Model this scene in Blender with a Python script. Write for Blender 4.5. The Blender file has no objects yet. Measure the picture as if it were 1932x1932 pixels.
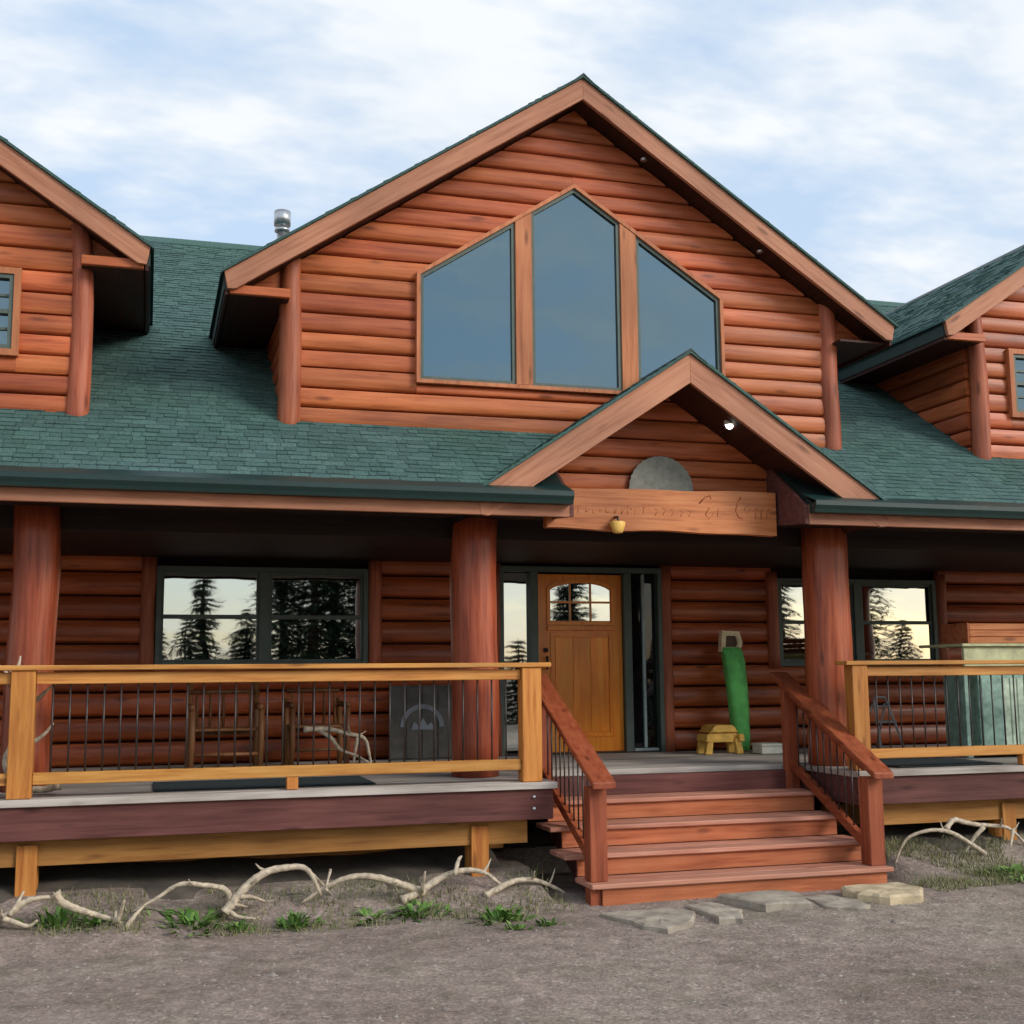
import bpy, bmesh, math, random
from math import sin, cos, tan, radians, pi, ceil, floor, sqrt
from mathutils import Vector, Matrix, noise

random.seed(7)
sc = bpy.context.scene
col = sc.collection

# ------------------------------------------------------------------ camera
YAW, PITCH, ROLL, EYE = 16.5, 7.6, -0.5, 1.83
y_, p_, r_ = radians(YAW), radians(PITCH), radians(ROLL)
Fv = Vector((sin(y_)*cos(p_), cos(y_)*cos(p_), sin(p_)))
R0 = Vector((cos(y_), -sin(y_), 0)); U0 = R0.cross(Fv)
Rv = cos(r_)*R0 + sin(r_)*U0; Uv = -sin(r_)*R0 + cos(r_)*U0
cd = bpy.data.cameras.new('camera'); cam = bpy.data.objects.new('camera', cd); col.objects.link(cam)
cd.sensor_width = 36; cd.lens = 2320/1932*36; cd.clip_end = 3000; cd.clip_start = 0.05
cam.matrix_world = Matrix(((Rv.x, Uv.x, -Fv.x, 0), (Rv.y, Uv.y, -Fv.y, 0), (Rv.z, Uv.z, -Fv.z, EYE), (0, 0, 0, 1)))
sc.camera = cam
sc.cycles.max_bounces = 4; sc.cycles.diffuse_bounces = 2; sc.cycles.glossy_bounces = 3; sc.cycles.transmission_bounces = 2
sc.cycles.use_adaptive_sampling = True; sc.cycles.adaptive_threshold = 0.025; sc.cycles.use_light_tree = False
sc.cycles.caustics_reflective = False; sc.cycles.caustics_refractive = False

# ------------------------------------------------------------------ light and exposure
SUN_AZ = radians(136)      # compass angle from +Y towards +X: behind the camera, to the right
SUN_EL = radians(28)
sc.view_settings.view_transform = 'Standard'; sc.view_settings.look = 'None'
sc.view_settings.gamma = 1.0; sc.view_settings.use_curve_mapping = False
sc.view_settings.exposure = 0.50
w = bpy.data.worlds.new('World'); sc.world = w; w.use_nodes = True
nt = w.node_tree; nt.nodes.clear()
def N(t, kind, **kw):
    n = t.nodes.new(kind)
    for k, v in kw.items():
        if k.startswith('i_'):
            key = k[2:]; n.inputs[int(key) if key.isdigit() else key.replace('_', ' ')].default_value = v
        else: setattr(n, k, v)
    return n
out = N(nt, 'ShaderNodeOutputWorld')
sky = N(nt, 'ShaderNodeTexSky', sky_type='NISHITA', sun_disc=False, sun_elevation=SUN_EL, sun_rotation=SUN_AZ,
        air_density=1.3, dust_density=2.0, ozone_density=1.5, altitude=600)
bg = N(nt, 'ShaderNodeBackground', i_Strength=0.10)
tc = N(nt, 'ShaderNodeTexCoord')
sep = N(nt, 'ShaderNodeSeparateXYZ'); nt.links.new(tc.outputs['Generated'], sep.inputs[0])
def M(t, op, a, b=None, c=None, clamp=False):
    n = N(t, 'ShaderNodeMath', operation=op, use_clamp=clamp)
    for i, v in enumerate((a, b, c)):
        if v is None: continue
        if isinstance(v, (int, float)): n.inputs[i].default_value = v
        else: t.links.new(v, n.inputs[i])
    return n.outputs[0]
den = M(nt, 'ADD', M(nt, 'MAXIMUM', sep.outputs[2], 0.0), 0.22)
comb = N(nt, 'ShaderNodeCombineXYZ')
nt.links.new(M(nt, 'DIVIDE', sep.outputs[0], den), comb.inputs[0])
nt.links.new(M(nt, 'DIVIDE', sep.outputs[1], den), comb.inputs[1])
n1 = N(nt, 'ShaderNodeTexNoise', i_Scale=3.0, i_Detail=6, i_Roughness=0.58)
mp = N(nt, 'ShaderNodeMapping'); mp.inputs['Location'].default_value = (3.3, 1.7, 0.4); mp.inputs['Scale'].default_value = (0.8, 1.3, 1)
nt.links.new(comb.outputs[0], mp.inputs[0]); nt.links.new(mp.outputs[0], n1.inputs['Vector'])
rp = N(nt, 'ShaderNodeValToRGB'); rp.color_ramp.elements[0].position = 0.37; rp.color_ramp.elements[1].position = 0.57
nt.links.new(n1.outputs['Fac'], rp.inputs[0])
n2 = N(nt, 'ShaderNodeTexNoise', i_Scale=6.0, i_Detail=3, i_Roughness=0.6)
nt.links.new(mp.outputs[0], n2.inputs['Vector'])
cr = N(nt, 'ShaderNodeValToRGB')
cr.color_ramp.elements[0].position = 0.3; cr.color_ramp.elements[0].color = (5.6, 6.1, 6.7, 1)
cr.color_ramp.elements[1].position = 0.65; cr.color_ramp.elements[1].color = (6.9, 7.1, 7.3, 1)
nt.links.new(n2.outputs['Fac'], cr.inputs[0])
# thin blue between the clouds: the physical sky, lifted by the high haze of the day
lift = N(nt, 'ShaderNodeMix', data_type='RGBA', blend_type='MIX')
lf = N(nt, 'ShaderNodeMapRange'); lf.inputs['From Max'].default_value = 0.22; lf.inputs['To Min'].default_value = 0.15; lf.inputs['To Max'].default_value = 0.76
nt.links.new(sep.outputs[2], lf.inputs[0]); nt.links.new(lf.outputs[0], lift.inputs[0])
nt.links.new(sky.outputs[0], lift.inputs[6]); lift.inputs[7].default_value = (4.7, 5.9, 7.5, 1)
mx = N(nt, 'ShaderNodeMix', data_type='RGBA', blend_type='MIX')
thin = N(nt, 'ShaderNodeMapRange'); thin.inputs['From Max'].default_value = 0.2; thin.inputs['To Min'].default_value = 0.35; thin.inputs['To Max'].default_value = 0.92
nt.links.new(sep.outputs[2], thin.inputs[0])     # cloud thins out towards the horizon all round
nt.links.new(M(nt, 'MULTIPLY', rp.outputs[0], thin.outputs[0]), mx.inputs[0])
nt.links.new(lift.outputs[2], mx.inputs[6]); nt.links.new(cr.outputs[0], mx.inputs[7])
w.cycles.sampling_method = 'MANUAL'; w.cycles.sample_map_resolution = 256
nt.links.new(mx.outputs[2], bg.inputs[0]); nt.links.new(bg.outputs[0], out.inputs[0])

sl = bpy.data.lights.new('sun', 'SUN'); sl.energy = 1.5; sl.angle = radians(22); sl.color = (1.0, 0.93, 0.84)
so = bpy.data.objects.new('sun', sl); col.objects.link(so)
sdir = Vector((sin(SUN_AZ)*cos(SUN_EL), cos(SUN_AZ)*cos(SUN_EL), sin(SUN_EL)))
so.rotation_euler = sdir.to_track_quat('Z', 'Y').to_euler(); so.location = (8, -20, 20)

# ------------------------------------------------------------------ materials
def newmat(name):
    m = bpy.data.materials.new(name); m.use_nodes = True; t = m.node_tree; t.nodes.clear()
    o = N(t, 'ShaderNodeOutputMaterial'); b = N(t, 'ShaderNodeBsdfPrincipled'); t.links.new(b.outputs[0], o.inputs[0])
    return m, t, b
def ramp(t, fac, stops):
    r = N(t, 'ShaderNodeValToRGB'); e = r.color_ramp.elements
    while len(e) < len(stops): e.new(0.5)
    for el, (p, c) in zip(e, stops): el.position = p; el.color = (*c, 1)
    t.links.new(fac, r.inputs[0]); return r.outputs[0]
def mixc(t, f, a, b, mode='MIX'):
    n = N(t, 'ShaderNodeMix', data_type='RGBA', blend_type=mode)
    for i, v in ((0, f), (6, a), (7, b)):
        if isinstance(v, (int, float)): n.inputs[i].default_value = v
        elif isinstance(v, tuple): n.inputs[i].default_value = (*v, 1)
        else: t.links.new(v, n.inputs[i])
    return n.outputs[2]
def wood(name, dark, mid, light, axis='X', rough=0.55, var=0.35, knots=True, bump=0.25, freq=1.0, spec=0.35, coat=0.0, tilt=0.0):
    m, t, b = newmat(name)
    tcn = N(t, 'ShaderNodeTexCoord'); oi = N(t, 'ShaderNodeObjectInfo')
    off = N(t, 'ShaderNodeVectorMath', operation='ADD')
    sc3 = N(t, 'ShaderNodeCombineXYZ')
    for i in range(3): t.links.new(M(t, 'MULTIPLY', oi.outputs['Random'], 37.0+11*i), sc3.inputs[i])
    rt_ = N(t, 'ShaderNodeMapping'); rt_.inputs['Rotation'].default_value = (0, tilt, 0); t.links.new(tcn.outputs['Object'], rt_.inputs[0])
    t.links.new((rt_ if tilt else tcn).outputs[0 if tilt else 'Object'], off.inputs[0]); t.links.new(sc3.outputs[0], off.inputs[1])
    s = {'X': (0.9, 14, 14), 'Y': (14, 0.9, 14), 'Z': (14, 14, 0.9)}[axis]
    mpn = N(t, 'ShaderNodeMapping'); mpn.inputs['Scale'].default_value = tuple(v*freq for v in s)
    t.links.new(off.outputs[0], mpn.inputs[0])
    g = N(t, 'ShaderNodeTexNoise', i_Scale=1.6, i_Detail=5, i_Roughness=0.62)
    t.links.new(mpn.outputs[0], g.inputs['Vector'])
    c = ramp(t, g.outputs['Fac'], [(0.17, tuple(q*0.4 for q in dark)), (0.30, dark), (0.5, mid), (0.78, light)])
    big = N(t, 'ShaderNodeTexNoise', i_Scale=0.9, i_Detail=2, i_Roughness=0.6)
    t.links.new(off.outputs[0], big.inputs['Vector'])
    c = mixc(t, 1.0, c, ramp(t, big.outputs['Fac'], [(0.3, (0.72, 0.68, 0.66)), (0.7, (1.15, 1.12, 1.08))]), 'MULTIPLY')
    v = N(t, 'ShaderNodeMapRange'); v.inputs['To Min'].default_value = 1-var; v.inputs['To Max'].default_value = 1+var*0.55
    t.links.new(oi.outputs['Random'], v.inputs[0])
    cc = N(t, 'ShaderNodeCombineColor'); 
    for i in range(3): t.links.new(v.outputs[0], cc.inputs[i])
    c = mixc(t, 1.0, c, cc.outputs[0], 'MULTIPLY')
    hue = N(t, 'ShaderNodeHueSaturation'); hr = N(t, 'ShaderNodeMapRange'); hr.inputs['To Min'].default_value = 0.5-0.016*var; hr.inputs['To Max'].default_value = 0.5+0.018*var
    t.links.new(M(t, 'FRACT', M(t, 'MULTIPLY', oi.outputs['Random'], 7.31)), hr.inputs[0]); t.links.new(hr.outputs[0], hue.inputs['Hue']); t.links.new(c, hue.inputs['Color']); c = hue.outputs[0]
    h = g.outputs['Fac']
    if knots:
        ks = {'X': (1.3, 5, 5), 'Y': (5, 1.3, 5), 'Z': (5, 5, 1.3)}[axis]
        kmp = N(t, 'ShaderNodeMapping'); kmp.inputs['Scale'].default_value = ks; t.links.new(off.outputs[0], kmp.inputs[0])
        vo = N(t, 'ShaderNodeTexVoronoi', i_Scale=1.25, i_Randomness=1.0); t.links.new(kmp.outputs[0], vo.inputs['Vector'])
        kf = N(t, 'ShaderNodeMapRange'); kf.inputs['From Min'].default_value = 0.06; kf.inputs['From Max'].default_value = 0.17
        kf.inputs['To Min'].default_value = 0.75; kf.inputs['To Max'].default_value = 0.0
        t.links.new(vo.outputs['Distance'], kf.inputs[0])
        c = mixc(t, kf.outputs[0], c, tuple(x*0.45 for x in dark))
    t.links.new(c, b.inputs['Base Color'])
    b.inputs['Roughness'].default_value = rough; b.inputs['Specular IOR Level'].default_value = spec
    b.inputs['Coat Weight'].default_value = coat; b.inputs['Coat Roughness'].default_value = 0.22
    bp = N(t, 'ShaderNodeBump', i_Strength=bump, i_Distance=0.02); t.links.new(h, bp.inputs['Height'])
    t.links.new(bp.outputs[0], b.inputs['Normal'])
    return m
def plain(name, c, rough=0.6, metal=0.0, spec=0.5, nscale=9.0, nvar=0.25, bump=0.1):
    m, t, b = newmat(name)
    tcn = N(t, 'ShaderNodeTexCoord')
    g = N(t, 'ShaderNodeTexNoise', i_Scale=nscale, i_Detail=4, i_Roughness=0.6); t.links.new(tcn.outputs['Object'], g.inputs['Vector'])
    a = tuple(x*(1-nvar) for x in c); d = tuple(min(1, x*(1+nvar)) for x in c)
    t.links.new(ramp(t, g.outputs['Fac'], [(0.3, a), (0.7, d)]), b.inputs['Base Color'])
    b.inputs['Roughness'].default_value = rough; b.inputs['Metallic'].default_value = metal; b.inputs['Specular IOR Level'].default_value = spec
    bp = N(t, 'ShaderNodeBump', i_Strength=bump, i_Distance=0.01); t.links.new(g.outputs['Fac'], bp.inputs['Height'])
    t.links.new(bp.outputs[0], b.inputs['Normal'])
    return m
MT = {}
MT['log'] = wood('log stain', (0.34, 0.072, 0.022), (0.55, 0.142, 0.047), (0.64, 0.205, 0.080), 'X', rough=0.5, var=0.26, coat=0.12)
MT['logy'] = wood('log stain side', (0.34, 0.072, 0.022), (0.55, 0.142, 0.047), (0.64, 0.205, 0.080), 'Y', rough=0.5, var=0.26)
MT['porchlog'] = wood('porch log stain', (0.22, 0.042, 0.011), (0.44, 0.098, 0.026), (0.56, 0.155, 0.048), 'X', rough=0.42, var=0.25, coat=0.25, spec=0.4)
MT['post'] = wood('corner log', (0.28, 0.065, 0.030), (0.44, 0.125, 0.060), (0.54, 0.19, 0.105), 'Z', rough=0.5, var=0.12)
MT['column'] = wood('column log', (0.22, 0.040, 0.015), (0.40, 0.088, 0.036), (0.53, 0.16, 0.075), 'Z', rough=0.42, var=0.12, coat=0.25)
MT['trim'] = wood('trim board', (0.40, 0.15, 0.068), (0.56, 0.235, 0.115), (0.64, 0.30, 0.16), 'X', rough=0.6, var=0.10)
MT['trimz'] = wood('window trim', (0.38, 0.13, 0.055), (0.54, 0.20, 0.088), (0.62, 0.27, 0.13), 'Z', rough=0.6, var=0.12)
for nm_, tl_ in (('rake', 0.0), ('rake_left', radians(33.7)), ('rake_right', radians(-33.7))): MT[nm_] = wood(nm_.replace('_', ' ')+' board', (0.37, 0.150, 0.085), (0.49, 0.220, 0.130), (0.56, 0.285, 0.175), 'X', rough=0.62, var=0.08, freq=1.2, tilt=tl_)
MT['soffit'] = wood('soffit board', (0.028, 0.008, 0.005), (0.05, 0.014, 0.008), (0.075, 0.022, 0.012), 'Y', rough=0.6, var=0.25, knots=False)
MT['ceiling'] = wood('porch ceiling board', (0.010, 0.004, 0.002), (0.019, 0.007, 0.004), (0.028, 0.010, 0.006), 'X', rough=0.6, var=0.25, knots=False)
MT['backer'] = wood('dark backing felt', (0.018, 0.008, 0.005), (0.03, 0.012, 0.008), (0.04, 0.018, 0.012), 'X', rough=0.9, knots=False)
MT['pine'] = wood('new pine', (0.46, 0.17, 0.035), (0.66, 0.31, 0.075), (0.78, 0.43, 0.14), 'X', rough=0.55, var=0.16, coat=0.1)
MT['pinez'] = wood('new pine upright', (0.42, 0.14, 0.028), (0.62, 0.26, 0.055), (0.74, 0.37, 0.10), 'Z', rough=0.55, var=0.16, coat=0.1)
MT['pineb'] = wood('pine beam', (0.33, 0.13, 0.030), (0.50, 0.23, 0.06), (0.60, 0.31, 0.10), 'X', rough=0.65, var=0.2)
MT['fascia'] = wood('dark deck fascia', (0.085, 0.028, 0.025), (0.135, 0.048, 0.042), (0.19, 0.075, 0.066), 'X', rough=0.7, var=0.1)
MT['deck'] = wood('weathered deck board', (0.34, 0.305, 0.27), (0.50, 0.465, 0.43), (0.62, 0.59, 0.55), 'X', rough=0.75, var=0.2)
MT['step'] = wood('step board', (0.35, 0.088, 0.036), (0.51, 0.160, 0.070), (0.58, 0.22, 0.105), 'X', rough=0.62, var=0.12)
MT['tread'] = wood('worn tread', (0.40, 0.16, 0.105), (0.56, 0.26, 0.18), (0.66, 0.37, 0.28), 'X', rough=0.7, var=0.1)
MT['rail'] = wood('red handrail', (0.20, 0.042, 0.018), (0.34, 0.082, 0.034), (0.43, 0.13, 0.06), 'Y', rough=0.5, var=0.1)
MT['railz'] = wood('red newel', (0.19, 0.042, 0.020), (0.33, 0.082, 0.036), (0.43, 0.13, 0.062), 'Z', rough=0.55, var=0.1)
MT['door'] = wood('fir door', (0.86, 0.20, 0.008), (0.97, 0.30, 0.012), (0.97, 0.42, 0.04), 'Z', rough=0.35, var=0.05, knots=False, coat=0.5)
MT['sign'] = wood('sign slab', (0.36, 0.10, 0.030), (0.62, 0.22, 0.075), (0.72, 0.32, 0.13), 'X', rough=0.5, var=0.02, coat=0.15)
MT['carve'] = wood('carved groove', (0.30, 0.085, 0.028), (0.46, 0.15, 0.052), (0.54, 0.22, 0.09), 'X', rough=0.7, var=0.05)
MT['green_trim'] = plain('green window paint', (0.085, 0.115, 0.095), 0.5, nvar=0.12)
MT['gutter'] = plain('dark green gutter', (0.004, 0.030, 0.027), 0.45, spec=0.6, nvar=0.15)
MT['drip'] = plain('green drip edge', (0.015, 0.03, 0.028), 0.5, nvar=0.3)
MT['black_metal'] = plain('bronze baluster', (0.055, 0.045, 0.042), 0.4, metal=0.4, nvar=0.2)
MT['steel'] = plain('galvanised steel', (0.55, 0.56, 0.58), 0.35, metal=0.9, nvar=0.15)
MT['alu'] = plain('brushed aluminium', (0.55, 0.55, 0.54), 0.5, metal=0.1, nvar=0.1)
MT['plate'] = plain('dull metal plate', (0.24, 0.25, 0.215), 0.6, metal=0.15, nvar=0.25, nscale=14)
MT['bone'] = plain('weathered antler', (0.50, 0.415, 0.305), 0.65, nscale=24, nvar=0.4, bump=0.4)
MT['stone'] = plain('grey slate', (0.37, 0.32, 0.255), 0.8, nscale=6, nvar=0.4, bump=0.6)
MT['tanstone'] = plain('tan sandstone', (0.52, 0.42, 0.27), 0.85, nscale=7, nvar=0.35, bump=0.6)
MT['green_cloth'] = plain('green canvas', (0.15, 0.60, 0.14), 0.7, nscale=5, nvar=0.35, bump=0.3)
MT['tan'] = plain('tan wood', (0.95, 0.72, 0.46), 0.7, nvar=0.2)
MT['brown'] = plain('dark brown wood', (0.10, 0.052, 0.028), 0.6, nvar=0.3)
MT['yellow'] = plain('yellow painted wood', (0.78, 0.46, 0.09), 0.55, nvar=0.3)
MT['white'] = plain('off white paint', (0.68, 0.68, 0.60), 0.6, nvar=0.12)
MT['teal'] = plain('teal painted wood', (0.27, 0.43, 0.36), 0.6, nscale=12, nvar=0.35)
MT['paleteal'] = plain('pale teal slat paint', (0.56, 0.70, 0.55), 0.6, nscale=12, nvar=0.3)
MT['palegreen'] = plain('pale green counter', (0.55, 0.56, 0.32), 0.6, nscale=8, nvar=0.25)
MT['dark_sheet'] = plain('dark teal sheet', (0.028, 0.044, 0.048), 0.95, nscale=30, nvar=0.4)
MT['chest'] = plain('dark weathered panel', (0.060, 0.056, 0.050), 0.7, nscale=8, nvar=0.4)
MT['emblem'] = plain('grey blue painted emblem', (0.15, 0.17, 0.20), 0.7, nvar=0.3)
MT['chairwood'] = wood('peeled chair pole', (0.13, 0.05, 0.018), (0.22, 0.095, 0.036), (0.30, 0.14, 0.06), 'Z', rough=0.5, var=0.3)
MT['dirt'] = plain('shade darkened soil', (0.085, 0.070, 0.055), 0.95, nscale=5, nvar=0.4, bump=0.6)  # earth tone taken darker to hold the shade under the deck
MT['found'] = plain('concrete foundation', (0.18, 0.17, 0.155), 0.9, nscale=4, nvar=0.3)
MT['bark'] = plain('spruce bark', (0.06, 0.045, 0.035), 0.9, nscale=20, nvar=0.4)
MT['blind'] = plain('blind slat', (0.34, 0.42, 0.42), 0.6, nvar=0.1)
MT['amber'] = plain('amber lamp shade', (0.80, 0.50, 0.12), 0.35, nvar=0.15)

def glassmat(name, ior=2.5, base=(0.006, 0.008, 0.009), wav=0.012, tint=(1, 1, 1)):
    m, t, b = newmat(name)
    b.inputs['Base Color'].default_value = (*base, 1); b.inputs['Roughness'].default_value = 0.015
    b.inputs['IOR'].default_value = ior; b.inputs['Specular Tint'].default_value = (*tint, 1)
    tcn = N(t, 'ShaderNodeTexCoord')
    g = N(t, 'ShaderNodeTexNoise', i_Scale=1.7, i_Detail=2); t.links.new(tcn.outputs['Object'], g.inputs['Vector'])
    bp = N(t, 'ShaderNodeBump', i_Strength=wav, i_Distance=1.0); t.links.new(g.outputs['Fac'], bp.inputs['Height'])
    t.links.new(bp.outputs[0], b.inputs['Normal'])
    return m
MT['glass'] = glassmat('blue tinted window glass', ior=3.0, base=(0.006, 0.016, 0.026), wav=0.004, tint=(0.60, 0.86, 0.98))
MT['glass_low'] = glassmat('coated window glass', ior=9.0, wav=0.002, tint=(0.96, 1.0, 0.95))
MT['glass_dark'] = glassmat('dark side light glass', ior=1.5)

def emis(name, c, s):
    m, t, b = newmat(name); b.inputs['Base Color'].default_value = (*c, 1)
    b.inputs['Emission Color'].default_value = (*c, 1); b.inputs['Emission Strength'].default_value = s; return m
MT['lit'] = emis('lit lamp lens', (1, 0.97, 0.9), 4.0)

# shingles: every piece with its own tone
def shinglemat():
    m, t, b = newmat('green asphalt shingle')
    ge = N(t, 'ShaderNodeNewGeometry'); oi = N(t, 'ShaderNodeObjectInfo'); tcn = N(t, 'ShaderNodeTexCoord')
    r = M(t, 'FRACT', M(t, 'ADD', ge.outputs['Random Per Island'], oi.outputs['Random']))
    c = ramp(t, r, [(0.0, (0.044, 0.096, 0.086)), (0.3, (0.050, 0.110, 0.099)), (0.65, (0.058, 0.124, 0.111)), (1.0, (0.074, 0.146, 0.130))])
    g = N(t, 'ShaderNodeTexNoise', i_Scale=55.0, i_Detail=4); t.links.new(tcn.outputs['Object'], g.inputs['Vector'])
    c = mixc(t, 1.0, c, ramp(t, g.outputs['Fac'], [(0.3, (0.6, 0.6, 0.6)), (0.7, (1.35, 1.35, 1.35))]), 'MULTIPLY')
    g2 = N(t, 'ShaderNodeTexNoise', i_Scale=0.8, i_Detail=4); t.links.new(ge.outputs['Position'], g2.inputs['Vector'])
    c = mixc(t, 1.0, c, ramp(t, g2.outputs['Fac'], [(0.3, (0.85, 0.95, 0.85)), (0.7, (1.1, 1.05, 1.15))]), 'MULTIPLY')
    t.links.new(c, b.inputs['Base Color']); b.inputs['Roughness'].default_value = 0.85
    bp = N(t, 'ShaderNodeBump', i_Strength=0.4, i_Distance=0.004); t.links.new(g.outputs['Fac'], bp.inputs['Height']); t.links.new(bp.outputs[0], b.inputs['Normal'])
    return m
MT['shingle'] = shinglemat()

def groundmat():
    m, t, b = newmat('gravel ground')
    ge = N(t, 'ShaderNodeNewGeometry')
    def nz(s, d=6, r=0.6):
        g = N(t, 'ShaderNodeTexNoise', i_Scale=s, i_Detail=d, i_Roughness=r); t.links.new(ge.outputs['Position'], g.inputs['Vector']); return g.outputs['Fac']
    c = ramp(t, nz(0.55), [(0.3, (0.205, 0.165, 0.143)), (0.5, (0.285, 0.238, 0.215)), (0.7, (0.325, 0.290, 0.245))])
    c = mixc(t, 1.0, c, ramp(t, nz(5.0, 5, 0.7), [(0.3, (0.72, 0.70, 0.68)), (0.7, (1.3, 1.28, 1.26))]), 'MULTIPLY')
    c = mixc(t, 1.0, c, ramp(t, nz(38.0, 4, 0.75), [(0.3, (0.65, 0.64, 0.63)), (0.72, (1.4, 1.38, 1.36))]), 'MULTIPLY')
    vo = N(t, 'ShaderNodeTexVoronoi', i_Scale=32.0); t.links.new(ge.outputs['Position'], vo.inputs['Vector'])
    c = mixc(t, M(t, 'MULTIPLY', M(t, 'LESS_THAN', vo.outputs['Distance'], 0.16), 0.35), c, (0.40, 0.36, 0.32))
    vg = N(t, 'ShaderNodeTexVoronoi', i_Scale=46.0); t.links.new(ge.outputs['Position'], vg.inputs['Vector'])
    sg = N(t, 'ShaderNodeSeparateColor'); t.links.new(vg.outputs['Color'], sg.inputs[0])
    c = mixc(t, 1.0, c, ramp(t, sg.outputs[0], [(0.0, (0.86, 0.85, 0.84)), (0.8, (1.0, 0.99, 0.98)), (1.0, (1.30, 1.28, 1.26))]), 'MULTIPLY')
    vh = N(t, 'ShaderNodeTexVoronoi', i_Scale=15.0); t.links.new(ge.outputs['Position'], vh.inputs['Vector'])
    sh = N(t, 'ShaderNodeSeparateColor'); t.links.new(vh.outputs['Color'], sh.inputs[0])
    c = mixc(t, 1.0, c, ramp(t, sh.outputs[1], [(0.0, (0.90, 0.89, 0.89)), (1.0, (1.10, 1.09, 1.08))]), 'MULTIPLY')
    # olive moss towards the house bank
    c = mixc(t, ramp(t, nz(1.4), [(0.52, (0, 0, 0)), (0.7, (0.45, 0.45, 0.45))]), c, (0.11, 0.115, 0.06))
    t.links.new(c, b.inputs['Base Color']); b.inputs['Roughness'].default_value = 0.95; b.inputs['Specular IOR Level'].default_value = 0.2
    bp = N(t, 'ShaderNodeBump', i_Strength=0.35, i_Distance=0.012); t.links.new(vg.outputs['Distance'], bp.inputs['Height']); t.links.new(bp.outputs[0], b.inputs['Normal'])
    return m
MT['ground'] = groundmat()
def leafmat(name, a, c_, d):
    m, t, b = newmat(name); ge = N(t, 'ShaderNodeNewGeometry')
    t.links.new(ramp(t, ge.outputs['Random Per Island'], [(0, a), (0.5, c_), (1, d)]), b.inputs['Base Color'])
    b.inputs['Roughness'].default_value = 0.6; b.inputs['Specular IOR Level'].default_value = 0.3
    return m
MT['weed'] = leafmat('weed leaf', (0.06, 0.14, 0.028), (0.12, 0.25, 0.045), (0.24, 0.36, 0.10))
MT['grass'] = leafmat('dry grass', (0.10, 0.14, 0.035), (0.19, 0.20, 0.075), (0.36, 0.31, 0.18))
MT['needle'] = leafmat('spruce needle', (0.010, 0.024, 0.010), (0.018, 0.042, 0.016), (0.030, 0.060, 0.024))
MT['pebble'] = leafmat('pebble', (0.15, 0.125, 0.11), (0.25, 0.21, 0.185), (0.36, 0.32, 0.28))

# ------------------------------------------------------------------ mesh helpers
def link(name, me, mat, parent=None):
    o = bpy.data.objects.new(name, me); col.objects.link(o)
    if mat and not me.materials: me.materials.append(MT[mat] if isinstance(mat, str) else mat)
    if parent: o.parent = parent
    return o
def from_bm(name, bm, mat, parent=None, smooth=False):
    bmesh.ops.recalc_face_normals(bm, faces=bm.faces)
    me = bpy.data.meshes.new(name); bm.to_mesh(me); bm.free()
    if smooth: me.shade_smooth()
    return link(name, me, mat, parent)
def from_data(name, v, f, mat, parent=None, smooth=False):
    me = bpy.data.meshes.new(name); me.from_pydata(v, [], f); me.update()
    if smooth: me.shade_smooth()
    return link(name, me, mat, parent)
def tag(o, label=None, cat=None, group=None, kind=None):
    if label: o['label'] = label
    if cat: o['category'] = cat
    if group: o['group'] = group
    if kind: o['kind'] = kind
    return o
def empty(name, loc=(0, 0, 0), label=None, cat=None, group=None):
    o = bpy.data.objects.new(name, None); col.objects.link(o); o.location = loc; o.empty_display_size = 0.2
    return tag(o, label, cat, group)
def bm_prism(bm, poly, axis, a0, a1):
    def P(p, a):
        return {'Y': (p[0], a, p[1]), 'X': (a, p[0], p[1]), 'Z': (p[0], p[1], a)}[axis]
    A = [bm.verts.new(P(p, a0)) for p in poly]; B = [bm.verts.new(P(p, a1)) for p in poly]
    bm.faces.new(A); bm.faces.new(list(reversed(B)))
    n = len(poly)
    for i in range(n): bm.faces.new((A[i], B[i], B[(i+1) % n], A[(i+1) % n]))
def prism(name, poly, axis, a0, a1, mat, parent=None, bev=0.0):
    bm = bmesh.new(); bm_prism(bm, poly, axis, a0, a1)
    if bev: bmesh.ops.bevel(bm, geom=list(bm.edges), offset=bev, segments=1, affect='EDGES')
    return from_bm(name, bm, mat, parent)
def box(name, x0, x1, y0, y1, z0, z1, mat, parent=None, bev=0.004):
    return prism(name, [(x0, z0), (x1, z0), (x1, z1), (x0, z1)], 'Y', y0, y1, mat, parent, bev)
def ring(name, outer, inner, y0, y1, mat, parent=None):
    bm = bmesh.new(); n = len(outer)
    V = [[bm.verts.new((p[0], y, p[1])) for p in poly] for poly in (outer, inner) for y in (y0, y1)]
    o0, o1, i0, i1 = V
    for k in range(n):
        j = (k+1) % n
        bm.faces.new((o0[k], o0[j], i0[j], i0[k])); bm.faces.new((o1[k], i1[k], i1[j], o1[j]))
        bm.faces.new((o0[k], o1[k], o1[j], o0[j])); bm.faces.new((i0[k], i0[j], i1[j], i1[k]))
    return from_bm(name, bm, mat, parent)
def inset(poly, d):
    """offset a convex polygon (any winding) inwards by d"""
    n = len(poly); area = sum(poly[i][0]*poly[(i+1) % n][1]-poly[(i+1) % n][0]*poly[i][1] for i in range(n))
    s = 1 if area > 0 else -1; L = []
    for i in range(n):
        a = Vector(poly[i]); b = Vector(poly[(i+1) % n]); e = (b-a).normalized(); nn = Vector((-e.y, e.x))*s
        L.append((a+nn*d, e))
    res = []
    for i in range(n):
        p, e = L[i-1]; q, f = L[i]
        den = e.x*f.y-e.y*f.x; t = ((q.x-p.x)*f.y-(q.y-p.y)*f.x)/den; r = p+e*t; res.append((r.x, r.y))
    return res
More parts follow.
